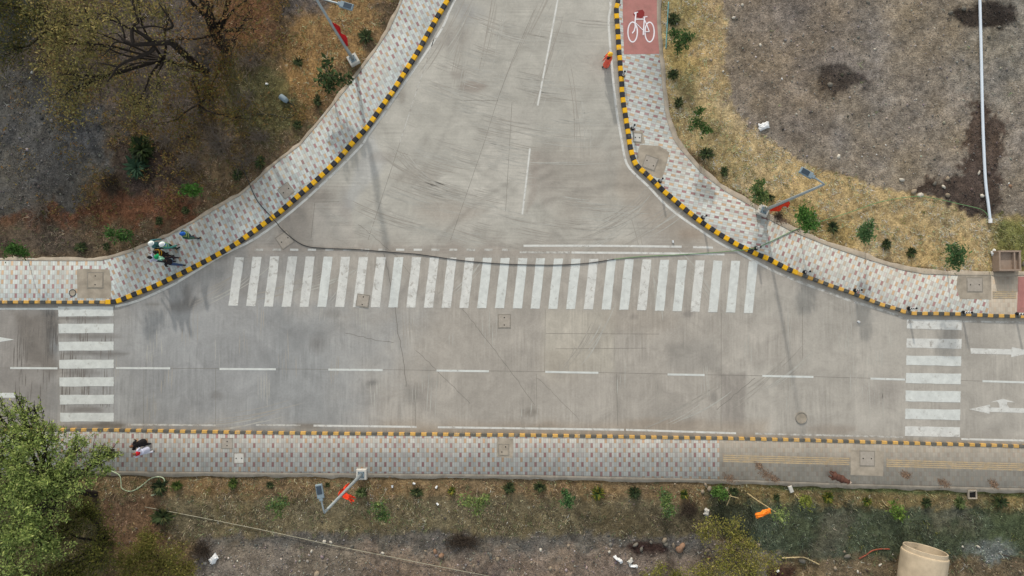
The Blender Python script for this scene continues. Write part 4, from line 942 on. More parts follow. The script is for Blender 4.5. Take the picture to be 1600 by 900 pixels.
# ------------------------------------------------------------------ stones
PHI = (1 + 5 ** .5) / 2
ICO_V = np.array([(-1, PHI, 0), (1, PHI, 0), (-1, -PHI, 0), (1, -PHI, 0), (0, -1, PHI), (0, 1, PHI), (0, -1, -PHI), (0, 1, -PHI), (PHI, 0, -1), (PHI, 0, 1), (-PHI, 0, -1), (-PHI, 0, 1)]); ICO_V /= np.linalg.norm(ICO_V[0])
ICO_F = np.array([(0, 11, 5), (0, 5, 1), (0, 1, 7), (0, 7, 10), (0, 10, 11), (1, 5, 9), (5, 11, 4), (11, 10, 2), (10, 7, 6), (7, 1, 8), (3, 9, 4), (3, 4, 2), (3, 2, 6), (3, 6, 8), (3, 8, 9), (4, 9, 5), (2, 4, 11), (6, 2, 10), (8, 6, 7), (9, 8, 1)])
def pick(n, x0, x1, y0, y1, which, seed, power=1.):
    r_ = np.random.default_rng(seed); px = r_.uniform(x0, x1, n); py = r_.uniform(y0, y1, n)
    q = np.array([0.]); cx = (px - 800) / FPX; cy = (450 - py) / FPX
    yy = cy * math.cos(TH) + math.sin(TH); zz = cy * math.sin(TH) - math.cos(TH); t = CH / -zz; x = cx * t; y = yy * t
    c, g, s = zone_eval(px, py); w = (g if which == 'g' else s) ** power
    ok = (r_.random(n) < w) & (sdf(x, y, PAVED) > .06)
    return x[ok], y[ok], px[ok], py[ok], c[ok]
def stones(x, y, r, c, seed):
    r_ = np.random.default_rng(seed); n = len(x); z = ground_height(x, y)
    sc = r[:, None] * r_.uniform(.65, 1.3, (n, 3)); sc[:, 2] *= .65
    V = ICO_V[None] * (1 + r_.uniform(-.25, .25, (n, 12, 1))) * sc[:, None]
    a = r_.uniform(0, 6.28, n); ca, sa = np.cos(a)[:, None], np.sin(a)[:, None]
    V = np.stack([V[..., 0] * ca - V[..., 1] * sa, V[..., 0] * sa + V[..., 1] * ca, V[..., 2]], -1) + np.stack([x, y, z + r * .15], -1)[:, None]
    F = (ICO_F[None] + (np.arange(n) * 12)[:, None, None]).reshape(-1, 3)
    return V.reshape(-1, 3), F, np.repeat(c, 12, 0)
def stonecol(c, seed, lift=1.0):
    r_ = np.random.default_rng(seed); n = len(c); g = r_.lognormal(.12, .42, (n, 1)) * lift
    grey = c.mean(1, keepdims=True); return np.clip((c * .5 + grey * .5) * g * (1 + r_.normal(0, .05, (n, 3))), .01, .62)
x, y, px, py, c = pick(90000, -40, 1640, -20, 930, 's', 11, 1.4)
r = np.random.default_rng(12).lognormal(math.log(.022), .5, len(x)); r = np.minimum(r, .085)
x2, y2, _, _, c2 = pick(9000, -40, 1640, -20, 930, 's', 15, 1.8); k2 = np.random.default_rng(16).random(len(x2)) < sstep(.45, .7, fbm(x2 / 1.6, y2 / 1.6, 95, 3)) ; x2, y2, c2 = x2[k2], y2[k2], c2[k2]
x = np.r_[x, x2]; y = np.r_[y, y2]; r = np.r_[r, np.minimum(np.random.default_rng(17).lognormal(math.log(.05), .35, len(x2)), .11)]
V, F, cc = stones(x, y, r, np.r_[stonecol(c, 13), stonecol(c2, 18, 1.3)], 14)
prop(link('gravel', np_mesh('gravel', V, F, M['stone'], cc)), 'loose stones scattered over the dirt lot and bare soil', 'gravel', kind='stuff')
for i, (x_, y_, rx, ry_, lab) in enumerate([(1186, 728, 5, 6, 'left of the twin tactile strips'), (1197, 742, 9, 8, 'below the left tactile strip'), (1210, 748, 6, 6, 'at the footway edge above a rosette shrub'), (1140, 748, 8, 7, 'where the pavers change tone'), (1474, 755, 9, 7, 'right of the dog on the lower footway'), (1415, 742, 7, 5, 'under the right tactile strip'), (1553, 757, 6, 7, 'near the right edge of the lower footway'), (1222, 344, 8, 5, 'beside the right lamp plinth')]):
    r_ = np.random.default_rng(300 + i); n = 340; a = r_.normal(0, .5, (n, 2)) * np.array([rx, ry_]) * 1.1; a[:, 0] += a[:, 1] * .5
    q = np.array([g2((x_ + u, y_ + v), ZP) for u, v in a]); rr = r_.lognormal(math.log(.014), .4, n)
    V, F, cc = stones(q[:, 0], q[:, 1], rr, np.array(lin((124, 104, 88))) * r_.lognormal(0, .25, (n, 1)), 310 + i)
    V[:, 2] += ZP - np.repeat(ground_height(q[:, 0], q[:, 1]), 12) + .012
    prop(link('spilled_soil', np_mesh('spilled_soil', V, F, M['stone'], cc)), f'spilled reddish soil {lab}', 'soil', kind='stuff')
RK = [(1356, 4, .14, 0), (1505, 14, .2, 0), (1485, 20, .16, 0), (1296, 133, .22, 0), (1244, 178, .1, 3), (1310, 245, .14, 3), (1408, 281, .15, 3), (1290, 3, .08, 0), (1515, 102, .1, 0), (1427, 300, .24, 1), (1437, 305, .2, 3), (1474, 292, .14, 3), (1460, 287, .16, 0), (1480, 280, .17, 1), (1534, 306, .16, 3), (1529, 270, .13, 3), (1578, 291, .14, 2), (1480, 305, .16, 1), (1160, 8, .12, 3), (1146, 28, .11, 3), (1188, 70, .1, 3), (1130, 112, .09, 3), (1561, 42, .1, 0), (1545, 58, .12, 0),
      (495, 897, .2, 1), (507, 846, .13, 3), (487, 861, .1, 3), (517, 847, .1, 3), (550, 853, .16, 0), (680, 862, .16, 2), (690, 868, .2, 2), (665, 861, .13, 1), (766, 866, .17, 0), (778, 874, .14, 1), (845, 859, .12, 3), (830, 879, .1, 1), (888, 853, .13, 1), (993, 851, .18, 0), (1002, 858, .14, 0), (1038, 844, .22, 1), (1062, 858, .26, 2), (1066, 853, .22, 2), (1052, 852, .16, 1), (1040, 850, .17, 0), (1017, 847, .14, 0), (952, 862, .1, 3), (1105, 860, .14, 1), (1108, 872, .15, 2), (1160, 847, .17, 2), (1184, 852, .18, 1), (1170, 876, .13, 1), (860, 888, .14, 1), (740, 884, .12, 1), (598, 864, .1, 3), (1323, 869, .2, 0), (1305, 888, .12, 1), (1253, 876, .2, 0), (1356, 881, .1, 1), (1375, 882, .11, 3), (1319, 862, .1, 1), (1395, 866, .08, 3), (1340, 893, .1, 3), (1528, 854, .12, 3), (1593, 893, .12, 1), (1504, 854, .09, 3), (1102, 757, .17, 1), (1108, 763, .2, 1), (1098, 768, .14, 1), (1113, 771, .17, 0), (1600, 411, .2, 0)]
rc = [(112, 108, 100), (140, 128, 112), (140, 112, 92), (192, 186, 174)]
rn = ['dark grey', 'tan', 'reddish', 'pale']
def where(px, py):
    if py < 340: return 'on the bare dirt lot' if py < 262 else 'at the lower rim of the dirt lot'
    if py < 430: return 'at the right edge beside the concrete chamber'
    if py < 780: return 'in the rubble at the end of the lower verge'
    if px < 740: return 'on the gravel below the rope'
    if px < 1090: return 'on the gravel in the bottom middle'
    return 'in the soil around the bottom right bush' if px < 1260 else 'in the soil near the big concrete pipe'
cnt = {}
for i, (x_, y_, r_, k_) in enumerate(RK):
    c = gp(x_, y_, .08); mb = MB(); rr = random.Random(i)
    r_ *= .9; nu, nv = 8, 5
    mb.ell((0, 0, 0), (r_ * rr.uniform(.8, 1.2), r_ * rr.uniform(.55, .9), r_ * .55), nu, nv, 0, Matrix.Rotation(rr.uniform(0, 6), 3, 'Z'))
    vv = np.array(mb.v); fx = 1 + 1.1 * (fbm(vv[:, 0] / r_ * 1.2 + i * 3, vv[:, 1] / r_ * 1.2 + vv[:, 2] / r_ * 2, i, 3) - .5)
    vv = vv * fx[:, None]
    col = np.tile(np.array(lin(rc[k_])) * rr.uniform(.85, 1.1), (len(vv), 1))
    o = link('rock', np_mesh('rock', vv, np.array(mb.f), M['stone'], col), None, c + Vector((0, 0, r_ * .2)))
    lab = f'{rn[k_]} {"boulder" if r_ > .14 else "rock"} {where(x_, y_)}'
    prop(o, lab, 'rock', f'rocks {where(x_, y_)}')

# ------------------------------------------------------------------ grass
def blades(x, y, c, seed, nb, L, wid, flat):
    r_ = np.random.default_rng(seed); n = len(x) * nb
    X = np.repeat(x, nb) + r_.normal(0, .05, n); Y = np.repeat(y, nb) + r_.normal(0, .05, n); Z = ground_height(X, Y) - .01
    a = r_.uniform(0, 6.283, n); l = L * r_.lognormal(0, .35, n); el = r_.uniform(.15, flat, n)
    d = np.stack([np.cos(a) * np.cos(el), np.sin(a) * np.cos(el), np.sin(el)], -1); s = np.stack([-np.sin(a), np.cos(a), 0 * a], -1) * (wid * r_.uniform(.6, 1.3, n))[:, None]
    B = np.stack([X, Y, Z], -1); V = np.stack([B - s, B + s, B + d * l[:, None] + np.array([0, 0, -.02])], 1).reshape(-1, 3)
    F = np.arange(n * 3).reshape(-1, 3)
    c = c * .8 + .2 * c.mean(1, keepdims=True)
    tuft = c * r_.lognormal(.05, .42, (len(x), 1)); k = r_.random(len(x))
    gm = c.mean(1, keepdims=True) * np.array([.92, 1.06, .56]); dk = c * .5
    tuft = np.where((k < .13)[:, None], gm, np.where((k > .9)[:, None], dk, tuft))
    cc = np.repeat(tuft, nb, 0) * r_.lognormal(.05, .28, (n, 1)) * (1 + r_.normal(0, .06, (n, 3)))
    return V, F, np.repeat(np.clip(cc, .004, .6), 3, 0)
x, y, px, py, c = pick(95000, -30, 1630, -20, 920, 'g', 21, 1.3)
cl = fbm(x / .9, y / .9, 91, 4); ok = np.random.default_rng(4).random(len(x)) < sstep(.3, .62, cl) * .9 + .15
x, y, c = x[ok], y[ok], c[ok]
V, F, cc = blades(x, y, c * 1.62, 22, 7, .15, .017, 1.1)
prop(link('dry_grass', np_mesh('dry_grass', V, F, M['grass'], cc)), 'dry straw grass and weeds growing over the verges', 'grass', kind='stuff')

# ------------------------------------------------------------------ trees, saplings and shrubs
def leaves(P, size, cols, seed, up=.5):
    """P (n,3) leaf positions -> small folded diamond leaves; each leaf takes one of the leaf colours"""
    r_ = np.random.default_rng(seed); n = len(P)
    nrm = r_.normal(0, 1, (n, 3)); nrm[:, 2] = np.abs(nrm[:, 2]) + up; nrm /= np.linalg.norm(nrm, axis=1)[:, None]
    t = r_.normal(0, 1, (n, 3)); t -= nrm * (t * nrm).sum(1)[:, None]; t /= np.linalg.norm(t, axis=1)[:, None] + 1e-9
    b_ = np.cross(nrm, t); s = size * r_.lognormal(0, .3, n)[:, None]
    V = np.stack([P - t * s, P + b_ * s * .42, P + t * s, P - b_ * s * .42], 1).reshape(-1, 3)
    F = np.arange(n * 4).reshape(-1, 4)
    ck = np.array([lin(c_) for c_ in cols]); i = r_.integers(0, len(ck), n); j = r_.integers(0, len(ck), n); m_ = r_.random((n, 1))
    c = (ck[i] * m_ + ck[j] * (1 - m_)) * r_.lognormal(0, .2, (n, 1))
    return V, F, np.repeat(np.clip(c, .003, .6), 4, 0)
def tree(name, lab, cat, base, lobes, cols, nl, lsize, tr, fork=.45, bark='bark', group=None, seed=1, twigs=6, clump=.22, tw=.35, limbs=True):
    """lobes: (px, py, z, radius) as seen; a trunk, a limb to each lobe, twigs, and leaves gathered in clumps at twig ends"""
    r_ = random.Random(seed); n_ = np.random.default_rng(seed)
    b0 = gp(base[0], base[1], .03); e = empty(name, b0, lab, cat, group)
    C = [(gp(l[0], l[1], l[2]) - b0, l[3]) for l in lobes]
    top = sum((c for c, _ in C), Vector()) / len(C); zmin = min(c.z for c, _ in C)
    fk = Vector((top.x * fork * .5, top.y * fork * .5, max(.25, zmin * fork)))
    mb = MB(); J = lambda s: Vector((r_.uniform(-s, s), r_.uniform(-s, s), r_.uniform(-s, s) * .5))
    mb.tube(smooth_path([(0, 0, -.15), (0, 0, .02), fk * .5 + J(tr * .8), fk], 3), [tr * 1.5] + [tr * (1.25 - .35 * k / 9) for k in range(9)], 9)
    tips = []; tips_r = []
    wsum = sum(l[1] ** 2 for l in C)
    for (c, rad) in C:
        mid = fk.lerp(c, .5) + J(rad * .35) + Vector((0, 0, rad * .15)); pts = smooth_path([fk - Vector((0, 0, tr * .5)), fk.lerp(mid, .5) + J(rad * .12), mid, c.lerp(mid, .3) + J(rad * .15), c], 3)
        rs = [tr * .75 * (1 - .72 * k / (len(pts) - 1)) for k in range(len(pts))]
        mb.tube(pts, rs, 7)
        for k in range(twigs):
            st_ = pts[r_.randrange(len(pts) // 2, len(pts))]
            dr = Vector((r_.gauss(0, 1), r_.gauss(0, 1), r_.gauss(.15, .55))).normalized()
            end = c + Vector((dr.x * rad, dr.y * rad, dr.z * rad * .6)) * r_.uniform(.6, 1.05); mid2 = st_.lerp(end, .5) + J(rad * .2)
            tp = smooth_path([st_, mid2, end], 3); q0 = max(.006, tr * .2)
            mb.tube(tp, [q0 * (1 - .75 * k2 / (len(tp) - 1)) for k2 in range(len(tp))], 5)
            for q in tp[2:]: tips.append(q); tips_r.append(rad)
            for s2 in range(2):
                p0 = tp[r_.randrange(2, len(tp))]; p1 = p0 + Vector((r_.gauss(0, 1), r_.gauss(0, 1), r_.gauss(0, .5))) * rad * tw
                mb.tube([p0, p0.lerp(p1, .5) + J(rad * .06), p1], [q0 * .5, q0 * .35, q0 * .15], 4); tips.append(p1); tips.append(p0.lerp(p1, .5)); tips_r += [rad, rad]
    mb.build('trunk', M[bark], e, True)
    if nl:
        T = np.array([tuple(t) for t in tips]); TR = np.array(tips_r)
        w = TR ** 2 * n_.lognormal(0, .95, len(T)); w /= w.sum(); k = n_.choice(len(T), nl, p=w)
        P = T[k] + n_.normal(0, 1, (nl, 3)) * (TR[k] * clump)[:, None] * np.array([1, 1, .55]); P[:, 2] = np.maximum(P[:, 2], .05)
        V, F, cc = leaves(P, lsize, cols, seed)
        link('crown', np_mesh('crown', V, F, M['leaf'], cc), e)
    return e
OLIVE = [(136, 128, 78), (150, 138, 86), (116, 114, 70), (156, 140, 90), (104, 104, 66)]
RUST = [(130, 102, 66), (140, 108, 68), (122, 110, 68), (132, 96, 66), (104, 96, 62)]
GREEN = [(140, 156, 84), (158, 174, 98), (118, 140, 76), (172, 182, 112), (102, 122, 70)]
DEEP = [(52, 78, 40), (64, 92, 46), (44, 66, 38), (78, 102, 50)]
YOUNG = [(96, 118, 66), (118, 134, 78), (82, 106, 60), (90, 114, 80)]
PALE = [(122, 140, 84), (140, 152, 92), (104, 128, 76)]
# sparse trees at the top left
t1 = tree('sparse_tree', 'sparse yellowing tree at the upper left, its dark forked limbs bare at the centre', 'tree', (322, 112),
     [(100, 40, 5., 1.6), (150, 20, 5.4, 1.3), (85, 75, 4.8, 1.3), (105, 115, 4.4, 1.5), (140, 70, 4.8, .9), (215, -5, 5.6, 1.2), (262, 20, 5.2, .9), (100, 150, 3.8, 1.2), (215, 165, 3.2, 1.2), (282, 100, 3.6, .9), (250, 130, 3.4, .7), (160, 120, 4.0, .7)], OLIVE, 9000, .062, .1, .8, seed=3, twigs=9, clump=.27)
mb = MB()
def limb(pts, r0, r1):
    p = smooth_path([gp(*q) - t1.location for q in pts], 4); mb.tube(p, [r0 + (r1 - r0) * k / (len(p) - 1) for k in range(len(p))], 8)
limb([(322, 112, 0), (300, 95, 1.8), (268, 66, 4.2)], .22, .17)
limb([(268, 66, 4.2), (240, 68, 4.6), (208, 69, 5.0), (190, 60, 5.2)], .15, .07); limb([(245, 67, 4.5), (228, 57, 4.9), (212, 46, 5.1)], .1, .06)
limb([(208, 69, 5.0), (206, 52, 5.1), (209, 40, 5.2), (216, 33, 5.3), (210, 15, 5.5), (205, -10, 5.7)], .1, .04); limb([(209, 44, 5.2), (225, 42, 5.2), (243, 41, 5.1), (262, 46, 5.)], .07, .03)
limb([(242, 74, 4.5), (233, 82, 4.5), (215, 90, 4.6), (198, 96, 4.6), (184, 105, 4.6), (175, 118, 4.6), (168, 128, 4.6)], .12, .03); limb([(198, 68, 5.), (180, 66, 5.2), (168, 80, 5.2), (160, 88, 5.3)], .05, .02)
limb([(195, 60, 5.1), (190, 40, 5.3), (178, 25, 5.5), (160, 20, 5.6)], .05, .02); limb([(184, 104, 4.6), (165, 100, 4.7), (152, 98, 4.8)], .05, .02); limb([(262, 46, 5.), (270, 40, 5.1), (262, 25, 5.3), (248, 5, 5.6)], .07, .03)
limb([(192, 62, 5.1), (182, 52, 5.2), (170, 53, 5.3)], .035, .015); limb([(150, 45, 5.2), (138, 33, 5.4), (132, 10, 5.7)], .06, .03); limb([(205, 70, 5.), (200, 80, 5.), (190, 84, 5.)], .03, .012)
mb.build('limbs', M['bark'], t1, True)
t2 = tree('sparse_tree', 'tree with a thick dark trunk at the top edge and rusty foliage', 'tree', (352, 75),
     [(300, -20, 5.5, 1.6), (350, -30, 5.6, 1.5), (390, 20, 4.4, 1.3), (330, 70, 3.4, 1.0), (370, 60, 3.6, 1.0), (280, 60, 4., 1.0), (420, -20, 5., 1.4)], RUST, 3600, .06, .12, .6, seed=5, twigs=8, clump=.3)
mb = MB(); t1_ = t1
def limb2(pts, r0, r1):
    p = smooth_path([gp(*q) - t2.location for q in pts], 4); mb.tube(p, [r0 + (r1 - r0) * k / (len(p) - 1) for k in range(len(p))], 9)
limb2([(352, 75, 0), (337, 50, 1.6), (331, 36, 2.4), (322, 12, 3.6), (312, -20, 5.)], .34, .2); limb2([(331, 36, 2.4), (318, 22, 3.), (303, 8, 3.8), (290, -8, 4.6)], .16, .06); limb2([(335, 45, 2.), (352, 22, 3.), (362, -6, 4.4)], .1, .04)
limb2([(341, 58, 1.2), (352, 48, 1.9), (372, 44, 2.6), (400, 46, 3.)], .1, .03)
mb.build('limbs', M['bark'], t2, True)
tree('sparse_tree', 'dark green leafy tree in the top left corner', 'tree', (95, 60), [(30, 10, 4., 1.4), (75, 20, 4.2, 1.3), (-20, 0, 4.2, 1.5), (20, 80, 3., 1.2), (85, 45, 3.6, 1.)], [(74, 78, 42), (96, 92, 46), (60, 70, 40), (110, 96, 50)], 5500, .06, .12, seed=8, twigs=8, clump=.25)
tree('thin_tree', 'thin yellow-green tree between the grey drum and the dark palm clump', 'tree', (312, 170), [(300, 120, 2.8, 1.0), (345, 110, 2.6, .9), (330, 150, 2.2, .9), (265, 190, 2.6, 1.1), (380, 180, 2., .9)], [(104, 100, 50), (86, 88, 46), (122, 98, 54), (112, 84, 52)], 3600, .055, .09, seed=9, twigs=8, clump=.3)
# the big green tree at the lower left
tree('leafy_tree', 'big leafy green tree reaching over the lower footway and the left zebra crossing', 'tree', (150, 772),
     [(40, 660, 5.0, 1.0), (15, 690, 5.2, 1.2), (70, 690, 5.0, .9), (120, 700, 4.6, .85), (160, 715, 4.2, .8), (60, 735, 5., 1.4), (110, 745, 4.6, 1.2), (10, 745, 5.4, 1.6), (20, 800, 5.2, 1.6), (70, 790, 4.8, 1.3), (15, 860, 5., 1.7), (60, 850, 4.4, 1.3), (-40, 700, 5.2, 1.5), (-50, 800, 5.4, 1.8), (30, 630, 4.8, .5), (55, 640, 4.6, .45), (-10, 640, 5., .9), (178, 702, 4., .5)], GREEN, 42000, .056, .16, .75, seed=12, twigs=15, clump=.11)
tree('leafy_tree', 'olive tree below the big green tree in the bottom left corner', 'tree', (175, 848), [(163, 836, 1.8, .7), (110, 900, 3.4, 1.2), (150, 880, 3.0, 1.0), (70, 915, 3.8, 1.4), (100, 830, 3.0, 1.0), (130, 800, 2.6, .9), (10, 920, 4., 1.5)], [(88, 92, 44), (104, 106, 50), (72, 80, 42), (112, 108, 54)], 13000, .052, .12, seed=13, twigs=9, clump=.24)
tree('low_bush', 'low olive bush between the bottom left trees and the gravel', 'bush', (246, 868), [(220, 860, 1.2, .8), (260, 880, 1.2, .8), (200, 890, 1.3, .9), (285, 895, 1., .7), (235, 840, .9, .6), (240, 905, 1.2, .8)], [(112, 112, 54), (126, 120, 62), (92, 98, 48), (132, 124, 70)], 9500, .048, .05, seed=14, twigs=9, clump=.26)
tree('low_bush', 'spreading yellow-green bush in the rubble right of the bottom middle', 'bush', (1140, 856), [(1115, 825, 1.0, .6), (1145, 828, 1.0, .6), (1095, 828, .8, .5), (1160, 845, 1., .6), (1135, 865, .9, .6), (1180, 870, 1., .7), (1200, 885, 1., .7), (1150, 890, 1., .7), (1115, 895, .9, .7), (1085, 905, .8, .7), (1175, 900, 1., .7)], [(138, 138, 66), (152, 146, 78), (116, 120, 60), (146, 134, 82)], 7000, .05, .04, seed=15, twigs=9, clump=.27, bark='bark_pale')
tree('low_bush', 'low yellow-green weeds at the bottom edge left of the spreading bush', 'bush', (1045, 897), [(1030, 890, .5, .4), (1055, 905, .5, .5), (1015, 905, .4, .4)], [(138, 138, 66), (122, 124, 60)], 1100, .045, .02, seed=16, twigs=7, clump=.3, bark='bark_pale')
r_ = np.random.default_rng(70); n = 60000; qx = r_.uniform(-20, 480, n); qy = r_.uniform(-20, 340, n)
pa_ = fbm(qx / 34, qy / 34, 71, 4) * .75 + .25 * fbm(qx / 8, qy / 8, 72, 3)
far = sdf(qx, qy, [(170, -60), (500, -60), (470, 120), (400, 230), (300, 290), (190, 250), (140, 120)])
ok = (r_.random(n) < sstep(.46, .62, pa_)) & (r_.random(n) < 1 - sstep(-10, 170, far) * .93); qx, qy = qx[ok], qy[ok]; n = len(qx)
wx = np.array([g2((a_, b_)) for a_, b_ in zip(qx, qy)]); okp = sdf(wx[:, 0], wx[:, 1], PAVED) > .3; wx = wx[okp]; n = len(wx)
hh = fbm(wx[:, 0] / 1.1, wx[:, 1] / 1.1, 73, 3); P_ = np.c_[wx, .1 + hh * .9 * r_.random(n)]
V, F, cc = leaves(P_, .055, [(126, 112, 62), (140, 118, 68), (104, 98, 56), (128, 94, 60), (96, 84, 54)], 74)
prop(link('undergrowth', np_mesh('undergrowth', V, F, M['leaf'], cc)), 'yellowing undergrowth between the trees at the upper left', 'undergrowth', kind='stuff')
# dark palm clump and bare bushes at the left
def brush(p, r, z, lab, mat, n=90, seed=1, name='bare_bush', cat='bush', group=None):
    r_ = random.Random(seed); c = gp(p[0], p[1], .04); mb = MB()
    for k in range(n):
        a = r_.uniform(0, 6.283); el = r_.uniform(.1, 1.3); L = r * r_.uniform(.5, 1.1)
        o_ = Vector((r_.gauss(0, r * .22), r_.gauss(0, r * .22), 0)); d = Vector((math.cos(a) * math.cos(el), math.sin(a) * math.cos(el), math.sin(el) * z / r))
        m1 = o_ + d * L * .5 + Vector((r_.gauss(0, .06), r_.gauss(0, .06), .05)); q = r_.uniform(.006, .016)
        mb.tube([o_, m1, o_ + d * L + Vector((r_.gauss(0, .1), r_.gauss(0, .1), -.05))], [q, q * .7, q * .3], 4)
        for s in range(2):
            e_ = m1 + Vector((r_.gauss(0, 1), r_.gauss(0, 1), r_.gauss(.2, .5))) * r * .28; mb.tube([m1, e_], [q * .5, q * .2], 4)
    return prop(mb.build(name, mat, None, False, c), lab, cat, group)
brush((178, 288), .8, .7, 'dark twiggy bush below the dark palm clump', M['darktwig'], 160, 2)
brush((318, 858), .75, .6, 'dark brush pile beside the pale sack at the bottom left', M['darktwig'], 150, 3, 'brush_pile', 'brush pile').scale = (.9, 1.15, 1)
brush((722, 845), 1.0, .5, 'dark brush pile on the gravel below the middle of the verge', M['darktwig'], 150, 4, 'brush_pile', 'brush pile').scale = (1.25, .75, 1)
brush((318, 75), 1.2, 1.4, 'pale bare thicket at the foot of the thick dark trunk', M['twig'], 120, 5)
brush((345, 225), 1.3, 1.0, 'pale bare bush right of the dark palm clump', M['twig'], 130, 6)
brush((55, 95), 1.2, 1.2, 'pale bare bush near the left edge above the dark soil', M['twig'], 90, 7)
brush((385, 250), .9, .8, 'pale bare bush near the start of the black hose', M['twig'], 90, 8)
brush((290, 185), 1.4, 1.2, 'bare grey bush below the sparse yellowing tree', M['twig'], 120, 9)
brush((385, 160), 1.1, 1.0, 'bare grey bush left of the grey drum', M['twig'], 80, 10)
for i_, (x_, y_, r_, lab_) in enumerate([(120, 95, 1.2, 'pale bare bush left of the sparse yellowing tree'), (230, 135, 1.1, 'pale bare bush between the two sparse trees'), (395, 95, 1.1, 'pale bare bush below the rusty foliage'), (410, 215, .9, 'pale bare bush near the second shrub from the black hose'), (260, 215, 1.0, 'pale bare bush just above the dark palm clump'), (65, 330, .8, 'pale bare bush at the lower rim of the dark soil'), (300, 255, 1.0, 'pale bare bush right beside the dark palm clump')]): brush((x_, y_), r_, .9, lab_, M['twig'], 80, 20 + i_)
brush((1075, 795), .7, .5, 'bare brown bush at the right end of the lower verge', M['darktwig'], 110, 11)
brush((1215, 338), .35, .4, 'small dead plant beside the right lamp plinth', M['darktwig'], 60, 12)

def rosette(p, r, lab, cols, group, seed, n=95, name='rosette_shrub', h=.5):
    """low clump of narrow arching leaves over a short stem"""
    r_ = np.random.default_rng(seed); c = gp(p[0], p[1], .06); e = empty(name, c, lab, 'shrub', group)
    r = r * r_.uniform(.78, 1.2); sx_, sy_ = r_.uniform(.75, 1.2, 2)
    V = []; F = []; K = []; cols_ = [np.array(lin(q)) for q in cols]
    for k in range(n):
        a = r_.uniform(0, 6.283); L = r * r_.uniform(.55, 1.1); el = r_.uniform(.15, 1.35); w_ = r * r_.uniform(.06, .1)
        d = np.array([math.cos(a), math.sin(a), 0]); s = np.array([-d[1], d[0], 0]); b_ = len(V)
        col = cols_[r_.integers(len(cols_))] * r_.uniform(.75, 1.3)
        for t, ww in ((0, .5), (.4, 1), (.75, .8), (1, .05)):
            q = d * np.array([sx_, sy_, 1]) * L * t * math.cos(el * (1 - .5 * t)) + np.array([0, 0, .03 + h * r * 2 * (t * math.sin(el) - .35 * t * t)])
            q[2] = max(q[2], .02); V += [q - s * w_ * ww, q + s * w_ * ww]; K += [col, col]
        for j in range(3): F.append((b_ + 2 * j, b_ + 2 * j + 1, b_ + 2 * j + 3, b_ + 2 * j + 2))
    link('foliage', np_mesh('foliage', np.array(V), np.array(F), M['leaf'], np.clip(np.array(K), 0, 1)), e)
    mb = MB(); mb.tube([(0, 0, -.05), (0, 0, .12)], [.04, .025], 7); mb.build('stem', M['bark'], e)
    return e
RB = [(278, 758, .32, 0), (365, 755, .3, 0), (423, 757, .3, 1), (512, 757, .26, 1), (565, 769, .34, 2), (652, 768, .38, 1), (706, 766, .3, 3), (795, 762, .38, 1), (843, 760, .36, 1), (934, 770, .4, 3), (991, 769, .36, 1), (1068, 772, .42, 3), (1146, 767, .34, 1), (1212, 776, .36, 1), (1292, 776, .42, 3), (1353, 783, .3, 3), (1446, 785, .36, 1), (1498, 785, .38, 2), (1561, 784, .38, 1)]
ords = ['first', 'second', 'third', 'fourth', 'fifth', 'sixth', 'seventh', 'eighth', 'ninth', 'tenth', 'eleventh', 'twelfth', 'thirteenth', 'fourteenth', 'fifteenth', 'sixteenth', 'seventeenth', 'eighteenth', 'nineteenth']
CS = [[(74, 92, 44), (92, 104, 52), (60, 80, 40)], [(58, 72, 46), (72, 86, 54), (46, 58, 40), (92, 96, 62)], [(98, 112, 70), (120, 130, 88), (66, 84, 48)], [(116, 120, 50), (72, 92, 42), (140, 132, 56), (56, 72, 38)]]
cn = ['green', 'dark green', 'pale green', 'yellow-hearted']
for i, (x_, y_, r_, k_) in enumerate(RB):
    rosette((x_, y_), r_, f'{ords[i]} low shrub from the left, {cn[k_]}, in the row below the lower footway', CS[k_], 'shrubs in a row below the lower footway', 100 + i)
rosette((252, 760), .5, 'dark green shrub inside the curl of the pale hose', CS[1], 'scattered verge shrubs', 140)
rosette((257, 806), .62, 'larger dark green shrub below the curled pale hose', CS[1], 'scattered verge shrubs', 141, 110)
for i, (x_, y_, r_, lab) in enumerate([(30, 392, .34, 'left edge'), (128, 387, .42, ''), (168, 386, .34, ''), (250, 346, .3, ''), (291, 329, .4, ''), (372, 274, .38, ''), (407, 254, .4, ''), (466, 196, .4, ''), (497, 158, .42, ''), (467, 98, .36, ''), (573, 58, .44, '')]):
    rosette((x_, y_), r_, f'{ords[i]} low dark shrub from the left edge in the row along the left footway', CS[1], 'shrubs along the left footway', 160 + i)
for i, (x_, y_, r_) in enumerate([(1052, 31, .42), (1051, 118, .36), (1060, 161, .44), (1103, 241, .38), (1131, 269, .4), (1203, 309, .34), (1299, 356, .4), (1383, 382, .44), (1422, 395, .42)]):
    rosette((x_, y_), r_, f'{ords[i]} low dark shrub from the top in the row along the right footway', CS[1], 'shrubs along the right footway', 180 + i)
rosette((225, 235), 1.15, 'dark green palm clump among the trees at the left', [(50, 66, 36), (38, 50, 32), (70, 82, 48)], 'large clumps at the left', 195, 200, 'palm_clump', .55)
rosette((215, 262), .7, 'bluish green plant at the lower side of the dark palm clump', [(66, 92, 70), (52, 76, 58)], 'large clumps at the left', 196, 90, 'palm_clump')
def sapling(base, top, h, r, lab, cols=YOUNG, nl=520, seed=1, ls=.07, bark='bark_pale', lobes=None):
    L_ = lobes or [(top[0], top[1], h, r), (top[0] + 4, top[1] - 3, h * .8, r * .8)]
    return tree('sapling', lab, 'sapling', base, L_, cols, nl, ls, .022, .7, bark, 'young planted trees', seed, 8, .3)
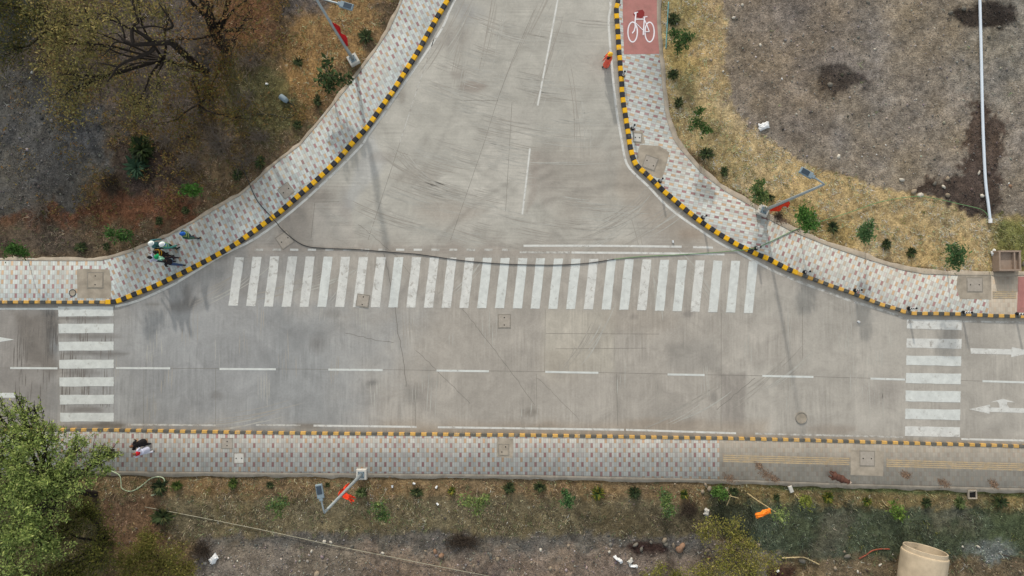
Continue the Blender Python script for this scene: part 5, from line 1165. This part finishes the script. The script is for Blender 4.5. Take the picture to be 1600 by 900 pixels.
sapling((512, 108), (512, 120), 1.8, .5, 'broad-leaved dark sapling beside the curved left footway', [(64, 82, 50), (78, 96, 60), (54, 70, 44)], 330, 31, .13, lobes=[(508, 100, 1.7, .35), (500, 128, 1.5, .45), (533, 122, 1.5, .5), (515, 140, 1.4, .4), (514, 118, 1.9, .4)])
sapling((455, 765), (438, 786), 2.6, .4, 'feathery sapling with drooping fronds left of the lower lamp', YOUNG, 420, 32, lobes=[(424, 788, 2.4, .35), (440, 795, 2.4, .35), (440, 783, 2.6, .3)])
sapling((606, 762), (592, 796), 2.8, .4, 'leaning sapling with a bare yellowish stem right of the lower lamp', YOUNG, 430, 33, lobes=[(592, 792, 2.8, .3), (596, 804, 2.6, .35), (577, 798, 2.6, .15)])
sapling((746, 762), (744, 788), 2.2, .5, 'light green sapling spreading in the middle of the lower verge', PALE, 520, 34, lobes=[(730, 787, 2.2, .35), (745, 784, 2.2, .3), (758, 781, 2.2, .3), (746, 797, 2.1, .3)])
sapling((884, 764), (884, 785), 2., .35, 'slim dark sapling right of centre in the lower verge', [(66, 98, 62), (84, 116, 70)], 420, 35, lobes=[(883, 772, 1.2, .25), (884, 786, 2., .35)])
sapling((1036, 770), (1045, 795), 2.4, .4, 'green sapling before the right end of the lower verge', YOUNG, 560, 36, lobes=[(1038, 773, .9, .32), (1044, 797, 2.4, .38), (1042, 785, 1.8, .3)])
sapling((1120, 766), (1122, 770), 1., .4, 'bright green leafy sapling in the rubble at the footway edge', [(88, 122, 58), (106, 138, 68), (72, 104, 52)], 420, 37, lobes=[(1122, 767, .8, .32), (1128, 772, .9, .3)])
sapling((1262, 768), (1258, 786), 1.8, .35, 'yellow-green sapling below the left tactile strip', [(140, 146, 70), (120, 132, 62)], 260, 38)
sapling((1392, 792), (1402, 797), 1., .4, 'bright green low sapling below the right tactile strip', [(98, 130, 60), (120, 140, 68)], 380, 39, lobes=[(1400, 794, .7, .32), (1408, 802, .6, .4)])
sapling((1060, 52), (1066, 60), 1.6, .5, 'bushy green sapling beside the lower end of the teal pole', [(64, 92, 54), (82, 108, 60)], 700, 40, lobes=[(1056, 56, 1.2, .4), (1070, 60, 1.5, .4), (1062, 72, 1., .35)])
sapling((1082, 190), (1090, 195), 2., .5, 'green sapling left of the white printed sack', [(86, 112, 60), (70, 98, 54)], 640, 41, lobes=[(1092, 172, 2., .3), (1085, 194, 1.6, .4), (1100, 202, 1.6, .35)])
sapling((1176, 305), (1184, 300), 1.8, .5, 'green sapling above the right street lamp plinth', YOUNG, 760, 42, lobes=[(1184, 290, 1.8, .35), (1182, 303, 1.4, .4), (1194, 308, 1.2, .3)])
sapling((1248, 352), (1260, 345), 2.2, .6, 'bushy green sapling under the green hose beside the right lamp', [(84, 124, 56), (68, 106, 52), (98, 134, 66)], 1200, 43, lobes=[(1252, 338, 2., .45), (1262, 346, 1.8, .5), (1268, 352, 1.4, .4), (1256, 330, 2.2, .3)])
sapling((1350, 376), (1358, 360), 2.6, .5, 'bluish green sapling in the middle of the dry grass at the right', [(92, 122, 78), (76, 106, 68)], 800, 44, lobes=[(1360, 350, 2.6, .3), (1354, 366, 2., .45), (1350, 372, 1.4, .4)])
sapling((1478, 408), (1492, 398), 2.4, .6, 'dark bluish sapling just left of the open concrete chamber', [(74, 104, 66), (88, 118, 74)], 900, 45, lobes=[(1484, 385, 2.4, .35), (1498, 394, 2.2, .45), (1490, 405, 1.8, .45)])
sapling((312, 300), (296, 294), 2., .4, 'bright green sapling among the reddish grass at the left', [(84, 126, 54), (70, 110, 50)], 560, 46, lobes=[(288, 294, 2., .22), (298, 296, 1.9, .3), (308, 300, 1.4, .35)])
sapling((205, 378), (185, 368), 2.4, .4, 'dark green sapling near the group of people at the left', [(62, 88, 50), (76, 112, 54)], 560, 47, lobes=[(172, 366, 2.4, .3), (188, 367, 2., .35), (198, 366, 2., .25)])
sapling((42, 394), (20, 390), 2.2, .4, 'bright green sapling above the footway at the left edge', [(72, 108, 50), (62, 94, 46)], 560, 48, lobes=[(12, 392, 2.4, .3), (26, 388, 2., .35), (40, 392, 1.4, .35)])
x, y, px, py, c = pick(2600, -20, 1620, -10, 880, 'g', 61, 1.6)
ok = np.random.default_rng(62).random(len(x)) < sstep(.45, .65, fbm(x / 2.2, y / 2.2, 63, 3)) * .8 + .04; x, y = x[ok], y[ok]
n_ = np.random.default_rng(64); m_ = n_.integers(8, 34, len(x)); sp_ = np.repeat(n_.uniform(.04, .16, len(x)), m_); X_ = np.repeat(x, m_) + n_.normal(0, 1, m_.sum()) * sp_; Y_ = np.repeat(y, m_) + n_.normal(0, 1, m_.sum()) * sp_
P_ = np.c_[X_, Y_, ground_height(X_, Y_) + n_.uniform(.01, .2, len(X_))]; V, F, cc = leaves(P_, .035, [(104, 112, 64), (122, 124, 74), (88, 98, 60), (130, 118, 76)], 65)
prop(link('weeds', np_mesh('weeds', V, F, M['leaf'], cc)), 'small olive weeds scattered through the verges', 'weeds', kind='stuff')
# tall staked sapling with an orange bag
e = empty('staked_sapling', gp(1168, 771, .06), 'tall thin sapling with a bare pale stem and an orange bag tied on', 'sapling', 'young planted trees')
mb = MB(); tp = gp(1218, 804, 4.3) - e.location; mb.tube(smooth_path([(0, 0, 0), (.02, 0, 1.5), (tp.x * .6, tp.y * .6, 3.), tp], 4), [.035 - .02 * k / 12 for k in range(13)], 7); mb.build('trunk', M['bamboo'], e)
n_ = np.random.default_rng(50); P_ = np.array(tuple(tp)) + n_.normal(0, .22, (260, 3)); V, F, cc = leaves(P_, .05, PALE, 51); link('crown', np_mesh('crown', V, F, M['leaf'], cc), e)
o = crumple((1190, 802), .78, .26, M['orange2'], 'bright orange plastic bag hanging by the tall thin sapling', 'plastic_bag', 'bag', R(12), 11); o.location = gp(1192, 802, 3.3)
flex([(1121, 772, .3), (1140, 775, .34), (1154, 778.5, .28)], .022, 'wooden_stick', M['bamboo'], 'longer pale stick lying right of the bright green rubble sapling', 'stick')
flex([(1142, 773, .5), (1139, 782, .36), (1135.5, 790, .2)], .022, 'wooden_stick', M['bamboo'], 'shorter pale stick crossing the longer one in the green grass', 'stick')
flex([(1378, 781, .14), (1384, 789, .14), (1391, 793, .14)], .025, 'wooden_stick', M['bamboo'], 'pale stick leading to the bright green low sapling', 'stick')
flex([(1242, 772, .14), (1248, 779, .15), (1254, 785, .14)], .022, 'wooden_stick', M['bamboo'], 'pale stick by the yellow-green sapling below the footway', 'stick')

# ------------------------------------------------------------------ people and the dog
def remesh(mb, name, mat, parent, vox=.012, smooth=2):
    me = mb.mesh('tmp', mat); o = bpy.data.objects.new('tmp', me); COL.objects.link(o)
    md = o.modifiers.new('r', 'REMESH'); md.mode = 'VOXEL'; md.voxel_size = vox; md.use_smooth_shade = True
    if smooth: ms = o.modifiers.new('s', 'SMOOTH'); ms.iterations = smooth; ms.factor = .5
    dg = bpy.context.evaluated_depsgraph_get(); me2 = bpy.data.meshes.new_from_object(o.evaluated_get(dg))
    bpy.data.objects.remove(o); bpy.data.meshes.remove(me)
    me2.name = name; me2.materials.clear(); me2.materials.append(mat); return link(name, me2, parent)
SKIN = plain('brown_skin', (122, 84, 62), .6, .06, 20); HAIR = plain('black_hair', (26, 22, 20), .6, .2, 30)
_cl = {}
def cloth(rgb):
    if rgb not in _cl: _cl[rgb] = plain('cloth_%02x%02x%02x' % rgb, rgb, .85, .14, 14)
    return _cl[rgb]
def person(head_px, face, lab, shirt, trousers, hat=None, hatrgb=None, h=1.68, stride=.0, bend=0., skirt=False, sleeve='short', arms=(.1, .1), vest=None, group=None, scarf=None, seed=1):
    """face: heading in degrees; stride: metres between feet; bend: forward lean in radians; arms: forward swing of left, right hand"""
    p = gp(head_px[0], head_px[1], h * .93 if not bend else h * .8); e = empty('person', (p.x, p.y, ZP if group != 'workers' else .005), lab, 'person', group, R(face - 90))
    k = h / 1.68; S = lambda *v: Vector(v) * k
    def B(v):   # bend above the hips
        q = Vector(v) - S(0, 0, .93); q.rotate(Matrix.Rotation(-bend, 3, 'X')); return q + S(0, 0, .93)
    hd = B(S(0, .03, 1.555)); nk = B(S(0, 0, 1.44)); ch = B(S(0, 0, 1.26)); ws = B(S(0, 0, 1.05))
    sh = [B(S(s * .175, 0, 1.385)) for s in (-1, 1)]
    el = [sh[i] + S((-1, 1)[i] * .055, arms[i] * .5, -.28) for i in (0, 1)]; wr = [el[i] + S((-1, 1)[i] * .0, .09 + arms[i] * .8, -.23) for i in (0, 1)]
    hip = [S(s * .09, 0, .9) for s in (-1, 1)]; ft = [(-1, 1)[i] * stride / 2 for i in (0, 1)]
    kn = [S((-1, 1)[i] * .1, ft[i] * .55 + .03, .49) for i in (0, 1)]; an = [S((-1, 1)[i] * .1, ft[i] - .02, .09) for i in (0, 1)]
    b_ = MB()
    b_.ell(hd, (.08 * k, .098 * k, .115 * k), 16, 12); b_.ell(hd + B(S(0, 0, .93)) * 0 + S(0, .02, -.06), (.055 * k, .07 * k, .06 * k), 12, 8)
    b_.ell(hd + S(0, .095, -.012), (.014 * k, .02 * k, .022 * k), 8, 6)
    for s in (-1, 1): b_.ell(hd + S(s * .076, -.005, -.005), (.012 * k, .02 * k, .03 * k), 8, 6)
    b_.cap(nk + S(0, 0, .07), nk - S(0, 0, .06), .05 * k, .058 * k)
    b_.ell(ch, (.155 * k, .1 * k, .2 * k), 14, 10); b_.ell(ws, (.13 * k, .095 * k, .17 * k), 14, 10); b_.ell(S(0, 0, .93), (.155 * k, .11 * k, .12 * k), 14, 8)
    for i in (0, 1):
        b_.cap(sh[i], el[i], .05 * k, .04 * k); b_.cap(el[i], wr[i], .039 * k, .027 * k)
        d = (wr[i] - el[i]).normalized(); pm_ = wr[i] + d * .05 * k; sd = Vector((0, 1, 0)); sd = (sd - d * sd.dot(d)).normalized(); nn = d.cross(sd)
        b_.ell(pm_, (.022 * k, .04 * k, .048 * k), 10, 8)
        for f in range(4):
            a0 = pm_ + d * .035 * k + sd * (f - 1.5) * .021 * k; L = (.062, .074, .07, .052)[f] * k
            a1 = a0 + d * L * .5 + nn * .006; b_.cap(a0, a1, .0095, .009, 6); b_.cap(a1, a1 + d * L * .45 + nn * .016, .009, .008, 6)
        a0 = wr[i] + d * .03 * k + sd * .03 * k; b_.cap(a0, a0 + d * .03 + sd * .03, .011, .01, 6); b_.cap(a0 + d * .03 + sd * .03, a0 + d * .06 + sd * .036, .01, .009, 6)
        b_.cap(hip[i], kn[i], .08 * k, .055 * k); b_.cap(kn[i], an[i], .052 * k, .036 * k)
        b_.cap(an[i] - S(0, .03, .045), an[i] + S(0, .15, -.055), .034 * k, .03 * k)
    bd = remesh(b_, 'body', SKIN, e, .0085, 2)
    for s in (-1, 1):
        m_ = MB(); m_.ell(hd + S(s * .03, .083, .012), (.012, .008, .008), 8, 6); m_.build('eye', M['black'], e)
    c_ = MB(); g_ = .022
    c_.ell(ch, (.155 * k + g_, .1 * k + g_, .2 * k + g_), 14, 10); c_.ell(ws, (.135 * k + g_, .1 * k + g_, .18 * k + g_), 14, 10); c_.ell(B(S(0, 0, .93)), (.155 * k + g_, .11 * k + g_, .1 * k), 14, 8)
    for i in (0, 1):
        c_.cap(sh[i], el[i] if sleeve == 'long' else sh[i].lerp(el[i], .75), .066 * k, .058 * k)
        if sleeve == 'long': c_.cap(el[i], wr[i] - (wr[i] - el[i]) * .12, .055 * k, .042 * k)
    if skirt:
        c_.tube([S(0, 0, 1.0), S(0, .01, .7), S(0, .02, .32)], [.17 * k, .185 * k, .21 * k], 18)
    remesh(c_, 'dress' if skirt else 'shirt', cloth(shirt), e, .014, 3)
    if vest:
        v_ = MB(); v_.ell(ch, (.155 * k + .036, .1 * k + .036, .2 * k + .02), 14, 10); v_.ell(ws, (.135 * k + .036, .1 * k + .036, .14 * k), 14, 10); remesh(v_, 'vest', cloth(vest[0]), e, .014, 2)
        for q, w_ in ((ch + S(0, 0, .02), .004), (ws, .006)):
            m_ = MB(); m_.tube([q - S(0, 0, .03), q + S(0, 0, .03)], [1, 1], 20)
            m_.v = [((x_ - q.x) * (.155 * k + .046) + q.x, (y_ - q.y) * (.1 * k + .046) + q.y, z_) for x_, y_, z_ in m_.v]; m_.build('reflective_band', cloth(vest[1]), e)
        for s in (-1, 1): m_ = MB(); m_.tube([sh[s > 0] + S(-s * .06, .1, -.06), sh[s > 0] + S(-s * .06, .02, .075), sh[s > 0] + S(-s * .06, -.1, -.06)], .022, 6); m_.build('shoulder_strap', cloth(vest[1]), e)
    l_ = MB()
    if not skirt: l_.ell(S(0, 0, .93), (.15 * k + g_, .105 * k + g_, .12 * k), 14, 8)
    for i in (0, 1): l_.cap(hip[i] if not skirt else hip[i] - S(0, 0, .2), kn[i], .09 * k, .075 * k); l_.cap(kn[i], an[i] + S(0, 0, .03), .073 * k, .062 * k)
    remesh(l_, 'trousers', cloth(trousers), e, .014, 3)
    for i in (0, 1):
        m_ = MB(); m_.cap(an[i] - S(0, .04, .05), an[i] + S(0, .14, -.055), .043 * k, .038 * k); f_ = m_.build('shoe', M['black'], e, True)
    # hair, cap, helmet or scarf
    m_ = MB(); rr = (.092, .108, .124) if not scarf else (.115, .13, .138)
    nu, nv = 18, 9; V = []; F = []
    for i in range(nv + 1):
        a = math.pi * .56 * i / nv
        for j in range(nu):
            b2 = 2 * math.pi * j / nu; dn = -.045 * (1 - math.sin(b2)) * (i / nv) ** 2
            V.append(hd + S(rr[0] * math.sin(a) * math.cos(b2), rr[1] * math.sin(a) * math.sin(b2) - .008, rr[2] * math.cos(a) + dn + .004))
    for i in range(nv):
        for j in range(nu): F.append((i * nu + j, (i + 1) * nu + j, (i + 1) * nu + (j + 1) % nu, i * nu + (j + 1) % nu))
    m_.add(V, F)
    if scarf:
        m_.ell(nk + S(0, -.03, -.02), (.13 * k, .1 * k, .11 * k), 14, 8); m_.ell(ch + S(0, -.075, .04), (.12 * k, .05 * k, .16 * k), 12, 8)
        remesh(m_, 'headscarf', cloth(scarf), e, .012, 3)
    else:
        if skirt or seed % 5 == 4: m_.tube([hd + S(0, -.1, 0), hd + S(0, -.12, -.12), hd + S(0, -.14, -.35)], [.035, .03, .015], 8)
        m_.build('hair', HAIR, e, True)
    if hat:
        m_ = MB(); n = 20; V = []; F = []; R0 = 1.34 if hat == 'helmet' else 1.2
        for i in range(7):
            a = math.pi * .5 * i / 6
            for j in range(n): b2 = 2 * math.pi * j / n; V.append(hd + S(.088 * R0 * math.sin(a) * math.cos(b2), .104 * R0 * math.sin(a) * math.sin(b2), .118 * R0 * math.cos(a) + .022))
        for j in range(n): b2 = 2 * math.pi * j / n; ex = 1.16 if hat == 'helmet' else 1.02; fx = .07 * max(0, math.sin(b2)) if hat == 'cap' else .02 * max(0, math.sin(b2)); V.append(hd + S(.088 * R0 * ex * math.cos(b2), .104 * R0 * ex * math.sin(b2) + fx, .014))
        for i in range(7):
            for j in range(n): F.append((i * n + j, (i + 1) * n + j, (i + 1) * n + (j + 1) % n, i * n + (j + 1) % n))
        m_.add(V, F); m_.build('hard_hat' if hat == 'helmet' else 'cap', cloth(hatrgb), e, True)
    return e
G1 = 'people standing on the left footway'
person((237, 381), 20, 'person in teal clothes and a white hard hat, leftmost of the two hard hats', (72, 120, 124), (52, 66, 84), 'helmet', (232, 238, 236), 1.66, .12, sleeve='long', arms=(.2, .1), group=G1)
person((254, 382.5), 30, 'person in a blue-green top and a white hard hat, right one of two', (66, 128, 120), (54, 70, 58), 'helmet', (236, 240, 240), 1.66, .18, sleeve='long', arms=(-.1, .3), group=G1, vest=((70, 110, 170), (150, 190, 120)))
person((243, 394), 10, 'person in a black vest with orange and yellow bands in the middle of the group', (40, 34, 32), (44, 40, 42), None, None, 1.68, .3, sleeve='long', vest=((40, 34, 30), (206, 150, 40)), group=G1)
person((236, 402.5), 170, 'black-haired person in a pale lavender shirt at the left of the group', (204, 204, 226), (70, 72, 86), None, None, 1.66, .1, group=G1, arms=(.25, .25))
person((246, 402.5), 60, 'person in a green cap and a light green shirt', (150, 206, 178), (176, 200, 206), 'cap', (28, 150, 96), 1.66, .2, group=G1, sleeve='long')
person((258, 408), 0, 'black-haired person in a black top and blue jeans at the lower side of the group', (34, 28, 34), (58, 78, 112), None, None, 1.7, .55, sleeve='long', group=G1, arms=(.3, -.2))
person((285.5, 366), 15, 'person in a blue cap and dark green vest standing apart from the group', (54, 84, 66), (62, 84, 92), 'cap', (34, 92, 176), 1.68, .35, sleeve='long', group=G1, vest=((60, 92, 70), (150, 170, 110)), arms=(-.1, .2))
G2 = 'pedestrians walking on the lower footway'
person((208, 697), 176, 'pedestrian in a long black robe walking on the lower footway', (24, 22, 26), (30, 28, 32), None, None, 1.62, .35, sleeve='long', scarf=(24, 22, 26), skirt=True, group=G2)
person((213, 709), 172, 'pedestrian in a pale lavender dress and red headscarf on the lower footway', (206, 210, 232), (222, 224, 236), None, None, 1.6, .4, sleeve='long', scarf=(200, 28, 40), skirt=True, group=G2)
person((951, 92), 215, 'worker in a salmon orange dress by the right kerb, nearer to us', (236, 104, 84), (220, 96, 72), None, None, 1.48, .15, bend=.05, sleeve='long', skirt=True, group='workers', arms=(.06, .04), seed=4)
person((954.5, 84.5), 200, 'worker with a yellow hard hat and orange top by the right kerb', (240, 110, 70), (90, 84, 84), 'helmet', (242, 190, 60), 1.5, .15, sleeve='long', group='workers', arms=(.05, .06))

# brown dog on the lower footway
c = gp(1304, 743.5, ZP); e = empty('dog', c, 'reddish brown dog with a pale face on the lower footway', 'dog', rz=R(-22)); e.scale = (.95, 1.7, 1.0)
b_ = MB()
b_.ell((-.22, 0, .47), (.17, .115, .13), 14, 10); b_.ell((.0, 0, .48), (.24, .11, .12), 14, 10); b_.ell((.22, 0, .47), (.17, .12, .16), 14, 10)
b_.cap((.3, 0, .54), (.43, 0, .64), .09, .07); b_.ell((.49, 0, .67), (.1, .075, .075), 12, 8); b_.cap((.54, 0, .655), (.65, 0, .63), .048, .034)
for s in (-1, 1):
    b_.cap((.24, s * .075, .42), (.22, s * .08, .22), .055, .032); b_.cap((.22, s * .08, .22), (.245, s * .08, .04), .03, .022); b_.cap((.25, s * .08, .03), (.29, s * .08, .025), .027, .024)
    b_.cap((-.27, s * .07, .44), (-.2, s * .085, .27), .085, .05); b_.cap((-.2, s * .085, .27), (-.34, s * .085, .17), .045, .026); b_.cap((-.34, s * .085, .17), (-.31, s * .085, .04), .026, .022); b_.cap((-.31, s * .085, .03), (-.26, s * .085, .025), .027, .024)
    b_.cap((.46, s * .055, .72), (.45, s * .085, .76), .028, .012)
b_.tube(smooth_path([(-.36, 0, .52), (-.46, .02, .5), (-.54, .05, .42), (-.58, .07, .36)], 3), [.04 - .028 * k / 9 for k in range(10)], 8)
m, nt, b = newmat('dog_coat')
f = noise(nt, 3.2, 3); cc_ = mix(nt, ramp(nt, f, .35, .65), lin((74, 44, 34)), lin((92, 56, 42)))
sp = N(nt, 'ShaderNodeSeparateXYZ'); tcn = N(nt, 'ShaderNodeTexCoord'); nt.links.new(tcn.outputs['Object'], sp.inputs[0])
cc_ = mix(nt, ramp(nt, sp.outputs[0], .53, .57), cc_, lin((214, 190, 170)))
nt.links.new(cc_, b.inputs['Base Color']); b.inputs['Roughness'].default_value = .8
remesh(b_, 'body', m, e, .011, 3)
mb = MB(); mb.ell((.685, 0, .635), (.016, .018, .014), 8, 6); mb.build('nose', M['black'], e)
for s in (-1, 1): mb = MB(); mb.ell((.555, s * .045, .69), (.01, .008, .01), 8, 6); mb.build('eye', M['black'], e)
